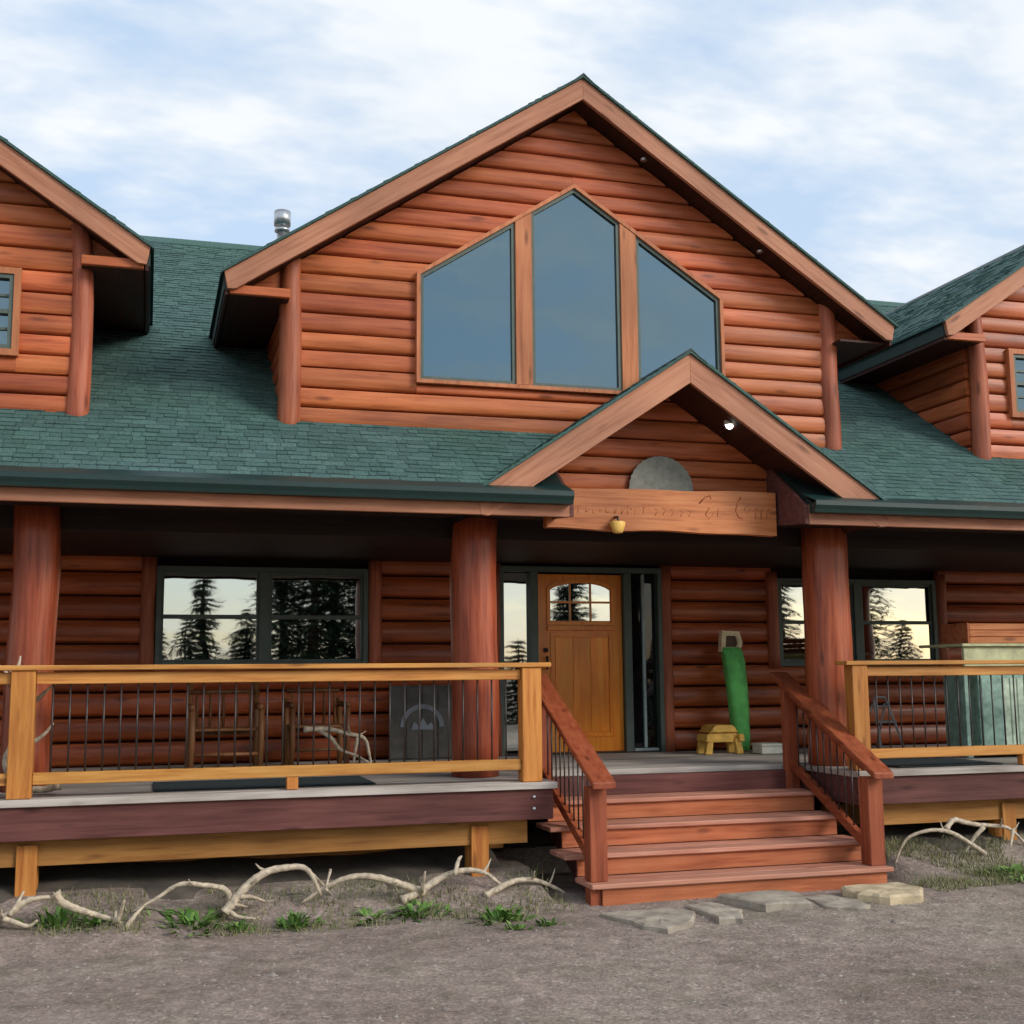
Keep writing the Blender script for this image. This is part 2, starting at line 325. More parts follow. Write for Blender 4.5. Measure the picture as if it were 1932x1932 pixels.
def bm_tube(bm, pts, rad, seg=8, cap=True):
    pts = [Vector(p) for p in pts]; rings = []
    prev = None
    for i, p in enumerate(pts):
        d = (pts[min(i+1, len(pts)-1)]-pts[max(i-1, 0)]).normalized()
        ref = prev if prev is not None else (Vector((1, 0, 0)) if abs(d.x) < 0.8 else Vector((0, 0, 1)))
        u = (ref-d*ref.dot(d)); u = u.normalized() if u.length > 1e-4 else d.orthogonal().normalized()
        prev = u; v = d.cross(u); r = rad[i] if isinstance(rad, (list, tuple)) else rad
        rings.append([bm.verts.new(p+(u*cos(2*pi*k/seg)+v*sin(2*pi*k/seg))*r) for k in range(seg)])
    for a, b in zip(rings, rings[1:]):
        for k in range(seg): bm.faces.new((a[k], a[(k+1) % seg], b[(k+1) % seg], b[k]))
    if cap: bm.faces.new(list(reversed(rings[0]))); bm.faces.new(rings[-1])
def tube(name, pts, rad, mat, parent=None, seg=8):
    bm = bmesh.new(); bm_tube(bm, pts, rad, seg); return from_bm(name, bm, mat, parent, smooth=True)
def smoothpath(pts, n=6):
    P = [Vector(p) for p in pts]; P = [2*P[0]-P[1]]+P+[2*P[-1]-P[-2]]; o = []
    for i in range(1, len(P)-2):
        for k in range(n):
            t = k/n; a, b, c, d = P[i-1:i+3]
            o.append(0.5*((2*b)+(c-a)*t+(2*a-5*b+4*c-d)*t*t+(3*b-a-3*c+d)*t**3))
    o.append(P[-2]); return o
def wlog(name, z0, z1, xl, xr, y, bulge, mat, parent, axis='X', sgn=-1, step=0.55):
    """half round siding log; xl, xr are functions of z (cut ends) ; bulges to sgn along the other axis"""
    prof = [(-0.6, 0.0), (0.62, 0.05), (0.92, 0.16), (1.0, 0.45), (0.93, 0.75), (0.66, 0.93), (-0.6, 0.975)]
    zs = [z0+(z1-z0)*q for _, q in prof]
    span = max(xr(z)-xl(z) for z in zs)
    if span < 0.06: return None
    n = max(1, int(ceil(span/step))); ph = random.uniform(0, 99)
    V = []; F = []; m = len(prof)
    for i in range(n+1):
        for (b, q), z in zip(prof, zs):
            a, c = xl(z), xr(z); c = max(c, a+0.004)
            x = a+(c-a)*i/n
            wob = noise.noise(Vector((x*0.8, ph, 0)))*0.010; wz = noise.noise(Vector((x*0.7, ph, 5)))*0.006*(1 if 0 < q < 1 else 0.5)
            d = sgn*(b*(bulge+wob))
            V.append((x, y+d, z+wz) if axis == 'X' else (y+d, x, z+wz))
    for i in range(n):
        for j in range(m-1):
            F.append((i*m+j, (i+1)*m+j, (i+1)*m+j+1, i*m+j+1))
    F.append(tuple(range(m))); F.append(tuple(n*m+j for j in reversed(range(m))))
    me = bpy.data.meshes.new(name); me.from_pydata(V, [], F); me.update()
    bm = bmesh.new(); bm.from_mesh(me); bmesh.ops.recalc_face_normals(bm, faces=bm.faces)
    # open at the back: make sure faces look outward
    bm.normal_update(); me2 = me
    s = sum(f.normal.y if axis == 'X' else f.normal.x for f in bm.faces)
    if s*sgn < 0: bmesh.ops.reverse_faces(bm, faces=bm.faces)
    bm.to_mesh(me2); bm.free(); me2.shade_smooth()
    try: me2.set_sharp_from_angle(angle=radians(50))
    except Exception: pass
    return link(name, me2, mat, parent)

SL = 2/3.0                        # every roof here is 8 in 12
EY, EZ = 9.8, 3.37                # main eave line (top of the shingles)
def roofz(y): return EZ+(y-EY)*SL
RIDGE_Y = 15.95

# ------------------------------------------------------------------ ground
def sstep(a, b, x):
    t = min(1, max(0, (x-a)/(b-a))); return t*t*(3-2*t)
def gz(x, y):
    z = 0.22*sstep(9.45, 10.3, y)+0.012*max(0, min(x, 12)-3.4)*sstep(8.0, 9.4, y)
    z += 0.09*sstep(0.9, -0.3, x)*sstep(8.9, 9.5, y)*(1-sstep(9.6, 10.3, y)*0.8)
    z += 0.05*noise.noise(Vector((x*0.35, y*0.35, 1)))*sstep(0, 3, abs(y)) + 0.012*noise.noise(Vector((x*2.1, y*2.1, 3)))
    if 3.2 < x < 6.4 and 9.2 < y < 11.2: z = min(z, 0.02)
    if 13.3 < y < 22: z -= 0.1
    return z
def axis_pts(lo, hi, step, far):
    a = [lo+i*step for i in range(int((hi-lo)/step)+1)]; d = step; x = lo; left = []
    while x > -far: d *= 1.5; x -= d; left.append(x)
    d = step; x = a[-1]; right = []
    while x < far: d *= 1.5; x += d; right.append(x)
    return left[::-1]+a+right
gx = axis_pts(-5.0, 12.0, 0.085, 900); gy = axis_pts(3.5, 12.0, 0.085, 900)
V = [(x, y, gz(x, y)) for y in gy for x in gx]; nx = len(gx)
Fc = [(j*nx+i, j*nx+i+1, (j+1)*nx+i+1, (j+1)*nx+i) for j in range(len(gy)-1) for i in range(nx-1)]
ground = tag(from_data('ground', V, Fc, 'ground', smooth=True), 'grey brown gravel yard in front of the log house', None, kind='structure')

# pebbles lying on the gravel
def pebbles():
    V = []; Fc = []
    rnd = random.Random(3)
    ico = [(0, 0, 1), (0.9, 0, 0.2), (0.28, 0.85, 0.2), (-0.72, 0.53, 0.2), (-0.72, -0.53, 0.2), (0.28, -0.85, 0.2)]
    fi = [(0, 1, 2), (0, 2, 3), (0, 3, 4), (0, 4, 5), (0, 5, 1)]
    for _ in range(9000):
        y = 5.0+5.2*rnd.random()**1.3; x = -2.6+rnd.random()*(3.2+1.15*y)
        if 3.3 < x < 6.3 and y > 9.3: continue
        s = 0.005+0.014*rnd.random()**3
        if rnd.random() < 0.012: s *= 2.0
        a = rnd.random()*6.28; sx = s*rnd.uniform(0.8, 1.6); sy = s*rnd.uniform(0.7, 1.2); sz = s*rnd.uniform(0.5, 0.9)
        z = gz(x, y); b = len(V)
        for p in ico:
            px, py = p[0]*sx, p[1]*sy
            V.append((x+px*cos(a)-py*sin(a), y+px*sin(a)+py*cos(a), z-0.25*sz+p[2]*sz))
        for f in fi: Fc.append(tuple(b+k for k in f))
    return from_data('gravel', V, Fc, 'pebble')
tag(pebbles(), 'small loose pebbles scattered over the gravel yard', 'gravel', kind='stuff')

def soil():  # earth bank; the deck's shade is put into its dark colour
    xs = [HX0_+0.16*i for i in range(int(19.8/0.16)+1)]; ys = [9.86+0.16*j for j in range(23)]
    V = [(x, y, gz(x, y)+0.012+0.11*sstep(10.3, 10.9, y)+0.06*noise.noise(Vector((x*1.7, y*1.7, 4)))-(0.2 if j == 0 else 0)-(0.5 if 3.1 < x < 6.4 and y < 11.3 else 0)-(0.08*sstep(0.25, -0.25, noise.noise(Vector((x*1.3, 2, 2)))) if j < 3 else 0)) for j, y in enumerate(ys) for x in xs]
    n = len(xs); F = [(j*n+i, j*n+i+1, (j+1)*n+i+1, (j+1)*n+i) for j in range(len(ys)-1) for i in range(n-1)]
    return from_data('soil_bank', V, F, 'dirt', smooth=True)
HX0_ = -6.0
tag(soil(), 'shade darkened soil under the deck', kind='structure')

# ------------------------------------------------------------------ the house
house = empty('log_house', (0, 13.5, 0), 'orange red log house with green shingle roof and three front gables', 'house')
house.location = (0, 0, 0)
HX0, HX1 = -6.0, 13.8

# -- porch wall of round logs
WY = 13.5
wall = box('porch_wall', HX0, HX1, WY, WY+0.2, 0.3, 3.6, 'backer', house, 0)
found = box('foundation', HX0, HX1, WY-0.02, WY+0.18, -0.3, 0.62, 'found', house, 0)
openings = [(-0.02, 2.40, 1.94, 3.06), (3.80, 5.80, 0.6, 3.08), (7.24, 9.60, 1.90, 3.02)]   # x0,x1,z0,z1
z = 0.70
while z < 3.55:
    z1 = z+0.25; segs = [(HX0, HX1)]
    for (a, b, c, d) in openings:
        if z1 > c+0.06 and z < d-0.02:
            ns = []
            for (s, e) in segs:
                if b <= s or a >= e: ns.append((s, e)); continue
                if a > s: ns.append((s, a))
                if b < e: ns.append((b, e))
            segs = ns
    for (s, e) in segs:
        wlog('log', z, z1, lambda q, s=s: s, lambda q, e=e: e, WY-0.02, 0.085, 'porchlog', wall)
    z = z1

# -- windows under the porch (two double hung units each)
def rect(x0, x1, z0, z1): return [(x0, z0), (x1, z0), (x1, z1), (x0, z1)]
def porch_window(x0, x1, z0, z1, label):
    wdw = ring('window', rect(x0, x1, z0, z1), rect(x0+0.05, x1-0.05, z0+0.05, z1-0.05), WY-0.13, WY+0.02, 'green_trim', house)
    wdw['label'] = label
    mid = (x0+x1)/2
    box('mullion', mid-0.055, mid+0.055, WY-0.125, WY, z0+0.051, z1-0.051, 'green_trim', wdw)
    zm = (z0+z1)/2
    for (a, b) in ((x0+0.051, mid-0.056), (mid+0.056, x1-0.051)):
        box('pane', a, b, WY-0.050, WY-0.03, zm, z1-0.051, 'glass_low', wdw, 0)
        box('pane', a, b, WY-0.072, WY-0.055, z0+0.051, zm, 'glass_low', wdw, 0)
        box('meeting_rail', a+0.001, b-0.001, WY-0.10, WY-0.051, zm-0.022, zm+0.022, 'green_trim', wdw)
        ring('sash', rect(a, b, z0+0.052, z1-0.052), rect(a+0.025, b-0.025, z0+0.08, z1-0.08), WY-0.095, WY-0.074, 'green_trim', wdw)
    return wdw
porch_window(0.08, 2.31, 1.95, 3.01, 'double window with green frame left of the door')
porch_window(7.30, 9.53, 1.92, 2.98, 'double window with green frame right of the door')
def vpost(name, x, y, z0, z1, r, mat, parent, bow=0.0, wob=0.01, seg=12, rt=None):
    n = 9; ph = random.uniform(0, 50); P = []; R = []
    for i in range(n):
        t = i/(n-1); zz = z0+(z1-z0)*t
        P.append((x+bow*sin(pi*t)+wob*noise.noise(Vector((t*3, ph, 0))), y+wob*noise.noise(Vector((t*3, ph, 7))), zz))
        R.append((r+(((rt or r)-r)*t))*(1+0.05*noise.noise(Vector((t*4, ph, 3)))))
    return tube(name, P, R, mat, parent, seg)
for x, a, b in ((0.0, 1.93, 3.1), (2.39, 1.93, 3.1), (5.84, 0.95, 3.1), (7.24, 1.90, 3.05), (9.61, 1.90, 3.05), (3.76, 0.95, 3.1)):
    vpost('window_casing', x, WY-0.10, a, b, 0.075, 'post', house, wob=0.012)

# -- door with side lights
door = box('door', 4.262, 5.30, WY-0.075, WY-0.03, 0.97, 2.99, 'door', house, 0.003)
door['label'] = 'varnished front door with an arched six pane light'
ring('door_frame', rect(3.80, 5.78, 0.95, 3.07), rect(3.85, 5.73, 0.955, 3.01), WY-0.15, WY+0.02, 'green_trim', house)
box('door_jamb', 4.17, 4.258, WY-0.14, WY, 0.956, 3.01, 'green_trim', house)
box('door_jamb', 5.305, 5.40, WY-0.14, WY, 0.956, 3.01, 'green_trim', house)
s1 = box('side_light', 3.86, 4.169, WY-0.05, WY-0.03, 1.0, 3.0, 'glass_low', house, 0)
s2 = box('side_light', 5.401, 5.72, WY-0.05, WY-0.03, 1.0, 3.0, 'glass_dark', house, 0)
box('mullion', 5.55, 5.585, WY-0.09, WY-0.051, 1.0, 3.0, 'blind', s2)
box('sill', 5.41, 5.71, WY-0.13, WY-0.051, 0.957, 0.995, 'blind', s2)
# arched light: panes stand in front of a dark reveal
ax0, ax1, az0, az1, azs = 4.41, 5.16, 2.44, 2.90, 2.78
def archz(x):
    t = (x-(ax0+ax1)/2)/((ax1-ax0)/2); return azs+(az1-azs)*sqrt(max(0, 1-t*t*0.96))
cw = (ax1-ax0)/3
for i in range(3):
    x0 = ax0+cw*i; x1 = x0+cw
    box('pane', x0+0.012, x1-0.012, WY-0.082, WY-0.076, az0+0.015, 2.655, 'glass_low', door, 0)
    xs = [x0+0.012+(cw-0.024)*k/6 for k in range(7)]
    prism('pane', [(x0+0.012, 2.68), (x1-0.012, 2.68)]+[(x, archz(x)-0.012) for x in reversed(xs)], 'Y', WY-0.082, WY-0.076, 'glass_low', door)
xs = [ax0+(ax1-ax0)*k/16 for k in range(17)]
outer = [(ax0-0.03, az0-0.03), (ax1+0.03, az0-0.03)]+[(x+(0.03*(k/8-1)), archz(x)+0.03) for k, x in reversed(list(enumerate(xs)))]
inner = [(ax0, az0), (ax1, az0)]+[(x, archz(x)) for x in reversed(xs)]
ring('light_moulding', outer, inner, WY-0.10, WY-0.0755, 'door', door)
for i in (1, 2): box('glazing_bar', ax0+cw*i-0.011, ax0+cw*i+0.011, WY-0.092, WY-0.0825, az0, archz(ax0+cw*i), 'door', door, 0)
box('glazing_bar', ax0, ax1, WY-0.0915, WY-0.083, 2.657, 2.679, 'door', door, 0)
# lower panel: moulding ring with a raised field of three boards
ring('panel_moulding', rect(4.42, 5.17, 1.14, 2.32), rect(4.46, 5.13, 1.18, 2.28), WY-0.092, WY-0.0755, 'door', door)
for i in range(3):
    a = 4.475+0.215*i; box('panel_board', a, a+0.211, WY-0.083, WY-0.0757, 1.195, 2.265, 'door', door, 0.003)
box('dentil_shelf', 4.38, 5.21, WY-0.115, WY-0.076, 2.345, 2.40, 'door', door, 0.004)
h = tube('door_handle', [(4.36, WY-0.13, 1.90), (4.36, WY-0.14, 2.05)], 0.016, 'black_metal', door)
tube('deadbolt', [(4.36, WY-0.075, 2.12), (4.36, WY-0.11, 2.12)], 0.026, 'black_metal', door)
box('threshold', 3.86, 5.72, WY-0.16, WY-0.031, 0.951, 0.968, 'black_metal', house)

# -- porch ceiling, beam, columns
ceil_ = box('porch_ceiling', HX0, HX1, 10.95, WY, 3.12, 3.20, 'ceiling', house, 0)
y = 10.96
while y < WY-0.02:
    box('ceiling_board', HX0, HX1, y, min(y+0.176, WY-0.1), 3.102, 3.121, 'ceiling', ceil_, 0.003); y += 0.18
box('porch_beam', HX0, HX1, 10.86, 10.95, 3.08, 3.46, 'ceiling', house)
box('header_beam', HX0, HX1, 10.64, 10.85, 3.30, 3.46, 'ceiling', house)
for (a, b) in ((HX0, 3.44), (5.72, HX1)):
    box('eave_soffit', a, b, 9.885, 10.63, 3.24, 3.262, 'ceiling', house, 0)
for x, r in ((-4.6, 0.2), (-0.90, 0.19), (2.83, 0.215), (6.42, 0.235), (10.1, 0.22)):
    vpost('log_column', x, 10.78, 0.952, 3.32, r, 'column', house, wob=0.03, seg=20, rt=r*0.95)

# -- upper gable and dormer walls
GY = 10.97
def gable(name, cx, half, zb, apex_u, y, ywall_back, openf, nlogs_h, parent, base=0.3, mat='log'):
    """backing + logs. apex_u: height of the soffit apex at the wall; openf(z0,z1)-> list of (x0f,x1f) spans"""
    def xl(z): return max(cx-half, cx-(apex_u+0.04-z)/SL)
    def xr(z): return min(cx+half, cx+(apex_u+0.04-z)/SL)
    ze = apex_u+0.04-half*SL
    g = prism(name, [(cx-half, zb-base), (cx+half, zb-base), (cx+half, ze), (cx, apex_u+0.04), (cx-half, ze)], 'Y', y, y+0.15, 'backer', parent)
    z = zb
    while z < apex_u-0.05:
        z1 = z+nlogs_h*random.uniform(0.9, 1.1)
        for (a, b, c, d) in openf(z, z1, xl, xr):
            wlog('log', c, d, a, b, y-0.034, 0.038, mat, g)
        z = z1
    return g
# main gable
CX = 3.89; GH = 2.735; AP = 7.33
wx0, wx1, wzb, wap, wsl = 2.31, 5.44, 4.52, 6.60, 0.655
def open_main(z0, z1, xl, xr):
    top = wap-0.03
    if z1 <= wzb+0.005 or z0 >= top: return [(xl, xr, z0, z1)]
    L = lambda q: max(wx0+0.01, CX-0.01-max(0, (top-q))/wsl); Rr = lambda q: min(wx1-0.01, CX-0.01+max(0, (top-q))/wsl)
    o = [(xl, L, z0, z1), (Rr, xr, z0, z1)]
    if z0 < wzb-0.02: o.append((lambda q: wx0+0.01, lambda q: wx1-0.01, z0, wzb))
    return o
mg = gable('gable_wall', CX, GH, 4.07, AP, GY, None, open_main, 0.176, house)
mg['label'] = 'log gable wall with three big peaked windows'
# base trim where the gable meets the roof
box('base_board', CX-GH, CX+GH, GY-0.075, GY-0.002, 4.03, 4.07, 'trim', mg)
for s, bow in ((-1, 0.0), (1, 0.03)):
    vpost('corner_log', CX+s*(GH+0.0), GY-0.03, 3.9, 5.70, 0.105, 'post', house, bow=bow, wob=0.03, seg=14, rt=0.095)
wp = [(wx0, wzb), (wx1, wzb), (wx1, wap-(wx1-3.88)*wsl), (3.88, wap), (wx0, wap-(3.88-wx0)*wsl)]
gw = ring('gable_window', wp, inset(wp, 0.035), GY-0.125, GY-0.0, 'trimz', house)
gw['label'] = 'peaked picture window of three panes in the main gable'
def topz(x): return wap-abs(x-3.88)*wsl
for (a, b) in ((3.27, 3.435), (4.345, 4.515)):
    prism('mullion', [(a, wzb+0.036), (b, wzb+0.036), (b, topz(b)-0.044), (a, topz(a)-0.044)], 'Y', GY-0.118, GY-0.001, 'trimz', gw, 0.004)
panes = [[(2.346, 4.557), (3.268, 4.557), (3.268, topz(3.268)-0.044), (2.346, topz(2.346)-0.044)],
         [(3.437, 4.557), (4.343, 4.557), (4.343, topz(4.343)-0.044), (3.88, wap-0.044), (3.437, topz(3.437)-0.044)],
         [(4.517, 4.557), (5.404, 4.557), (5.404, topz(5.404)-0.044), (4.517, topz(4.517)-0.044)]]
for p in panes:
    ring('sash', p, inset(p, 0.032), GY-0.10, GY-0.03, 'green_trim', gw)
    prism('pane', inset(p, 0.031), 'Y', GY-0.072, GY-0.055, 'glass', gw)

# dormers
def dormer(cx, half, apex_u, wx, wz, label):
    def op(z0, z1, xl, xr):
        if z1 <= wz[0]+0.03 or z0 >= wz[1]-0.03: return [(xl, xr, z0, z1)]
        o = [(xl, lambda q: wx[0]+0.02, z0, z1), (lambda q: wx[1]-0.02, xr, z0, z1)]
        if z0 < wz[0]-0.02: o.append((lambda q: wx[0]+0.021, lambda q: wx[1]-0.021, z0, wz[0]+0.01))
        if z1 > wz[1]+0.02: o.append((lambda q: wx[0]+0.021, lambda q: wx[1]-0.021, wz[1]-0.01, z1))
        return o
    g = gable('dormer_wall', cx, half, 4.03, apex_u, 10.92, None, op, 0.1835, house)
    g['label'] = label
    box('base_board', cx-half, cx+half, 10.845, 10.918, 3.985, 4.03, 'trim', g)
    for s in (-1, 1): vpost('corner_log', cx+s*half, 10.89, 3.85, 5.74, 0.10, 'post', house, bow=0.055 if s < 0 else 0.05, wob=0.02, seg=14, rt=0.085)
    o = rect(wx[0], wx[1], wz[0], wz[1])
    wn = ring('dormer_window', o, inset(o, 0.055), 10.80, 10.92, 'trimz', house)
    i1 = inset(o, 0.057); ring('sash', i1, inset(i1, 0.035), 10.815, 10.88, 'green_trim', wn)
    i2 = inset(i1, 0.034); (a, c), (b, _), (_, d), _ = i2
    prism('pane', i2, 'Y', 10.862, 10.872, 'glass', wn)
    zm = (c+d)/2
    box('meeting_rail', a, b, 10.82, 10.861, zm-0.02, zm+0.02, 'green_trim', wn)
    for k in (0.25, 0.75): box('glazing_bar', a, b, 10.842, 10.861, c+(d-c)*k-0.011, c+(d-c)*k+0.011, 'green_trim', wn, 0)
    for k in (1, 2, 3): box('glazing_bar', a+(b-a)*k/4-0.011, a+(b-a)*k/4+0.011, 10.840, 10.8605, c, d, 'green_trim', wn, 0)
    return g
LDX, RDX = -2.26, 10.03
dormer(LDX, 1.60, 6.77, (-3.40, -1.11), (4.53, 5.29), 'left dormer log wall with a small window')
dormer(RDX, 1.64, 6.70, (8.77, 11.2), (4.52, 5.27), 'right dormer log wall with a small window')

# side walls (logs run back to the roof)
def side_wall(x, sgn, y0, zb, zt, hh):
    yb = EY+(zt-EZ)/SL+0.4
    g = prism('side_wall', [(y0, zb-0.4), (yb, zt-0.05), (yb, zt), (y0, zt)], 'X', min(x, x-sgn*0.12), max(x, x-sgn*0.12), 'backer', house)
    z = zb
    while z < zt-0.02:
        wlog('log', z, min(z+hh, zt), lambda q: y0+0.05, lambda q: EY+(q-EZ)/SL+0.25, x+sgn*0.02, 0.045, 'logy', g, axis='Y', sgn=sgn)
        z += hh
side_wall(CX-GH, -1, GY, 4.07, 5.40, 0.176); side_wall(CX+GH, 1, GY, 4.07, 5.40, 0.176)
side_wall(LDX+1.60, 1, 10.92, 4.03, 5.55, 0.1835); side_wall(LDX-1.60, -1, 10.92, 4.03, 5.55, 0.1835)
side_wall(RDX-1.64, -1, 10.92, 4.03, 5.50, 0.1835); side_wall(RDX+1.64, 1, 10.92, 4.03, 5.50, 0.1835)

# -- gable roofs
def gable_roof(cx, span, apex, yf, yb, label, thick=0.16, rakew=0.215, boxed=True, half=None, spots=()):
    """apex: top of the roof at the ridge; span: half width at the eaves"""
    ze = apex-span*SL; roofs = []
    for s in (-1, 1):
        # slab
        poly = [(cx, apex), (cx+s*span, ze), (cx+s*span, ze-thick), (cx, apex-thick)]
        r = prism('gable_roof', poly, 'Y', yf+0.045, yb, 'drip', house); r['label'] = label
        # drip edge that shows green above the rake board
        poly = [(cx, apex+0.025), (cx+s*(span+0.03), ze+0.005), (cx+s*(span+0.03), ze-0.022), (cx, apex-0.002)]
        prism('drip_edge', poly, 'Y', yf-0.025, yb, 'shingle', r)
        # rake board, cut plumb at the ridge and square at the eave
        poly = [(cx, apex-0.004), (cx+s*(span), ze-0.004), (cx+s*(span-0.03), ze-rakew*0.72), (cx+s*(span-0.10), ze-rakew+0.065), (cx, apex-rakew)]
        prism('rake_board', poly, 'Y', yf, yf+0.043, 'rake_left' if s < 0 else 'rake_right', r, 0.003)
        # soffit boards under the overhang
        poly = [(cx, apex-thick-0.001), (cx+s*span*0.995, ze-thick+0.004), (cx+s*span*0.995, ze-thick-0.016), (cx, apex-thick-0.021)]
        prism('soffit', poly, 'Y', yf+0.045, yb-0.3, 'soffit', r)
        if half:   # flat boxed eave beside the wall
            xa, xb = sorted((cx+s*(half+0.03), cx+s*(span-0.05)))
            zb = ze-0.16
            box('eave_soffit', xa, xb, yf+0.10, EY+(zb-EZ)/SL+0.1, zb-0.012, zb+0.008, 'soffit', r, 0)
            if not (cx == CX and s == 1): box('eave_trim', xa, xb, yf+0.05, yf+0.10, zb-0.02, zb+0.06, 'log', r)
            prism('eave_return', [(cx+s*(half+0.03), zb+0.066), (cx+s*(span-0.10), zb+0.066), (cx+s*(half+0.03), zb+0.066+(span-half-0.13)*SL)], 'Y', yf+0.34, yf+0.37, 'log', r)
            xf = cx+s*(span-0.04)
            box('eave_fascia', min(xf, xf+s*0.03), max(xf, xf+s*0.03), yf+0.046, EY+(ze-EZ)/SL+0.1, ze-0.20, ze-0.02, 'soffit', r)
        roofs.append(r)
    # ridge cap
    prism('ridge_cap', [(cx-0.16, apex-0.16*SL+0.012), (cx, apex+0.04), (cx+0.16, apex-0.16*SL+0.012), (cx, apex+0.024)], 'Y', yf-0.03, yb, 'drip', roofs[0])
    for (x, y) in spots:
        zz = apex-abs(x-cx)*SL-thick-0.03
        bm = bmesh.new(); bmesh.ops.create_cone(bm, cap_ends=True, segments=16, radius1=0.035, radius2=0.04, depth=0.02, matrix=Matrix.Translation((x, y, zz)))
        from_bm('soffit_light', bm, 'steel', roofs[1])
    return roofs
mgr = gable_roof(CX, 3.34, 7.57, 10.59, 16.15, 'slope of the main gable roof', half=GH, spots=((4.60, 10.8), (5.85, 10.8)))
ldr = gable_roof(LDX, 2.19, 6.96, 10.59, EY+(6.96-EZ)/SL, 'slope of the left dormer roof', half=1.60)
rdr = gable_roof(RDX, 2.19, 6.91, 10.59, EY+(6.91-EZ)/SL, 'slope of the right dormer roof', half=1.64)

# -- entry gable over the steps
ENX, ENS, ENA, ENY = 4.59, 1.975, 4.685, 9.84
enr = gable_roof(ENX, ENS, ENA, ENY, 10.96, 'slope of the entry gable roof', rakew=0.27, half=None)
def open_entry(z0, z1, xl, xr): return [(xl, xr, z0, z1)]
eg = gable('entry_gable_wall', ENX, 1.62, 3.33, 4.46, 10.62, None, open_entry, 0.176, house, base=0.0)
eg['label'] = 'small log gable wall above the sign'
bm = bmesh.new(); bmesh.ops.create_uvsphere(bm, u_segments=16, v_segments=10, radius=0.036, matrix=Matrix.Translation((5.14, 10.20, 4.125)))
sp = from_bm('soffit_lamp', bm, 'lit', enr[1], True); sp['label'] = 'lit white lamp under the entry soffit'
bm = bmesh.new(); bmesh.ops.create_cone(bm, cap_ends=True, segments=18, radius1=0.05, radius2=0.05, depth=0.05, matrix=Matrix.Translation((5.14, 10.20, 4.155)))
from_bm('lamp_cup', bm, 'white', enr[1])

# -- main roof: slabs with the notch over the steps, gutters, fascia
def slab(name, x0, x1, ya, yb, parent=house):
    return prism(name, [(ya, roofz(ya)-0.02), (yb, roofz(yb)-0.02), (yb, roofz(yb)-0.16), (ya, roofz(ya)-0.12)], 'X', x0, x1, 'drip', parent)
roof = slab('main_roof', HX0-0.4, HX1+0.4, 10.63, RIDGE_Y)
roof['label'] = 'long green shingle roof above the porch'
slab('eave_strip', HX0-0.4, 3.42, EY+0.03, 10.63, roof); slab('eave_strip', 5.75, HX1+0.4, EY+0.03, 10.63, roof)
prism('back_slope', [(RIDGE_Y, roofz(RIDGE_Y)-0.02), (RIDGE_Y+6.1, EZ), (RIDGE_Y+6.1, EZ-0.14), (RIDGE_Y, roofz(RIDGE_Y)-0.16)], 'X', HX0-0.4, HX1+0.4, 'shingle', roof)
prism('ridge_cap', [(RIDGE_Y-0.16, roofz(RIDGE_Y-0.16)+0.012), (RIDGE_Y, roofz(RIDGE_Y)+0.03), (RIDGE_Y+0.16, roofz(RIDGE_Y-0.16)+0.012), (RIDGE_Y, roofz(RIDGE_Y)-0.01)], 'X', HX0-0.4, HX1+0.4, 'shingle', roof)
# back and end walls close the volume
for xx in (HX0, HX1-0.2):
    prism('end_wall', [(WY+0.2, 0), (21.5, 0), (21.5, 3.6), (RIDGE_Y, roofz(RIDGE_Y)-0.17), (WY+0.2, roofz(WY+0.2)-0.17)], 'X', xx, xx+0.2, 'logy', house)
box('back_wall', HX0, HX1, 21.3, 21.5, 0, 3.6, 'log', house, 0)
for (a, b) in ((HX0-0.4, 3.43), (5.73, HX1+0.4)):
    box('fascia_board', a, b, 9.845, 9.885, 3.172, 3.352, 'rake', house)
    prof = [(9.842, 3.272), (9.745, 3.272), (9.735, 3.30), (9.715, 3.335), (9.715, 3.372), (9.735, 3.372), (9.735, 3.36), (9.842, 3.36)]
    prism('gutter', prof, 'X', a, b-0.0, 'gutter', house)
    prism('drip_flashing', [(9.72, 3.377), (9.95, roofz(9.95)-0.005), (9.95, roofz(9.95)-0.02), (9.72, 3.373)], 'X', a, b, 'gutter', house)
# sloping end boards of the notch
for (a, b) in ((3.432, 3.47), (5.69, 5.729)):
    prism('notch_board', [(9.85, 3.175), (9.85, 3.34), (10.60, roofz(10.6)-0.03), (10.60, 3.30), (10.35, 3.22)], 'X', a, b, 'fascia', house, 0.003)

# -- shingles
sm_cache = {}
def shingle_rows(u0, u1, vlen, place, keep, seed, exposure=0.088):
    """place(u,v,h)->world ; yields wedges (8 corners) in courses from the eave up"""
    rnd = random.Random(seed); res = []
    nrow = int(vlen/exposure)
    for j in range(nrow):
        v0 = j*exposure; u = u0-rnd.random()*0.3
        while u < u1:
            wdt = rnd.uniform(0.07, 0.21); a, b = max(u, u0), min(u+wdt-0.004, u1); u += wdt
            if b-a < 0.03: continue
            lift = rnd.choice((0.006, 0.007, 0.011, 0.013)); dv = rnd.uniform(-0.008, 0.008)
            if keep((a+b)/2, v0+exposure/2): res.append((a, b, v0+dv, v0+exposure*1.12, lift))
    return res
def wedge_mesh(lst, place):
    V = []; Fc = []
    for (a, b, v0, v1, h) in lst:
        n = len(V)
        V += [place(a, v0, -0.006), place(b, v0, -0.006), place(b, v1, -0.006), place(a, v1, -0.006),
              place(a, v0, h), place(b, v0, h), place(b, v1, 0.002), place(a, v1, 0.002)]
        Fc += [(n+4, n+5, n+6, n+7), (n, n+1, n+5, n+4), (n+1, n+2, n+6, n+5), (n+3, n, n+4, n+7)]
    return V, Fc
cs = 1/sqrt(1+SL*SL); sn = SL*cs
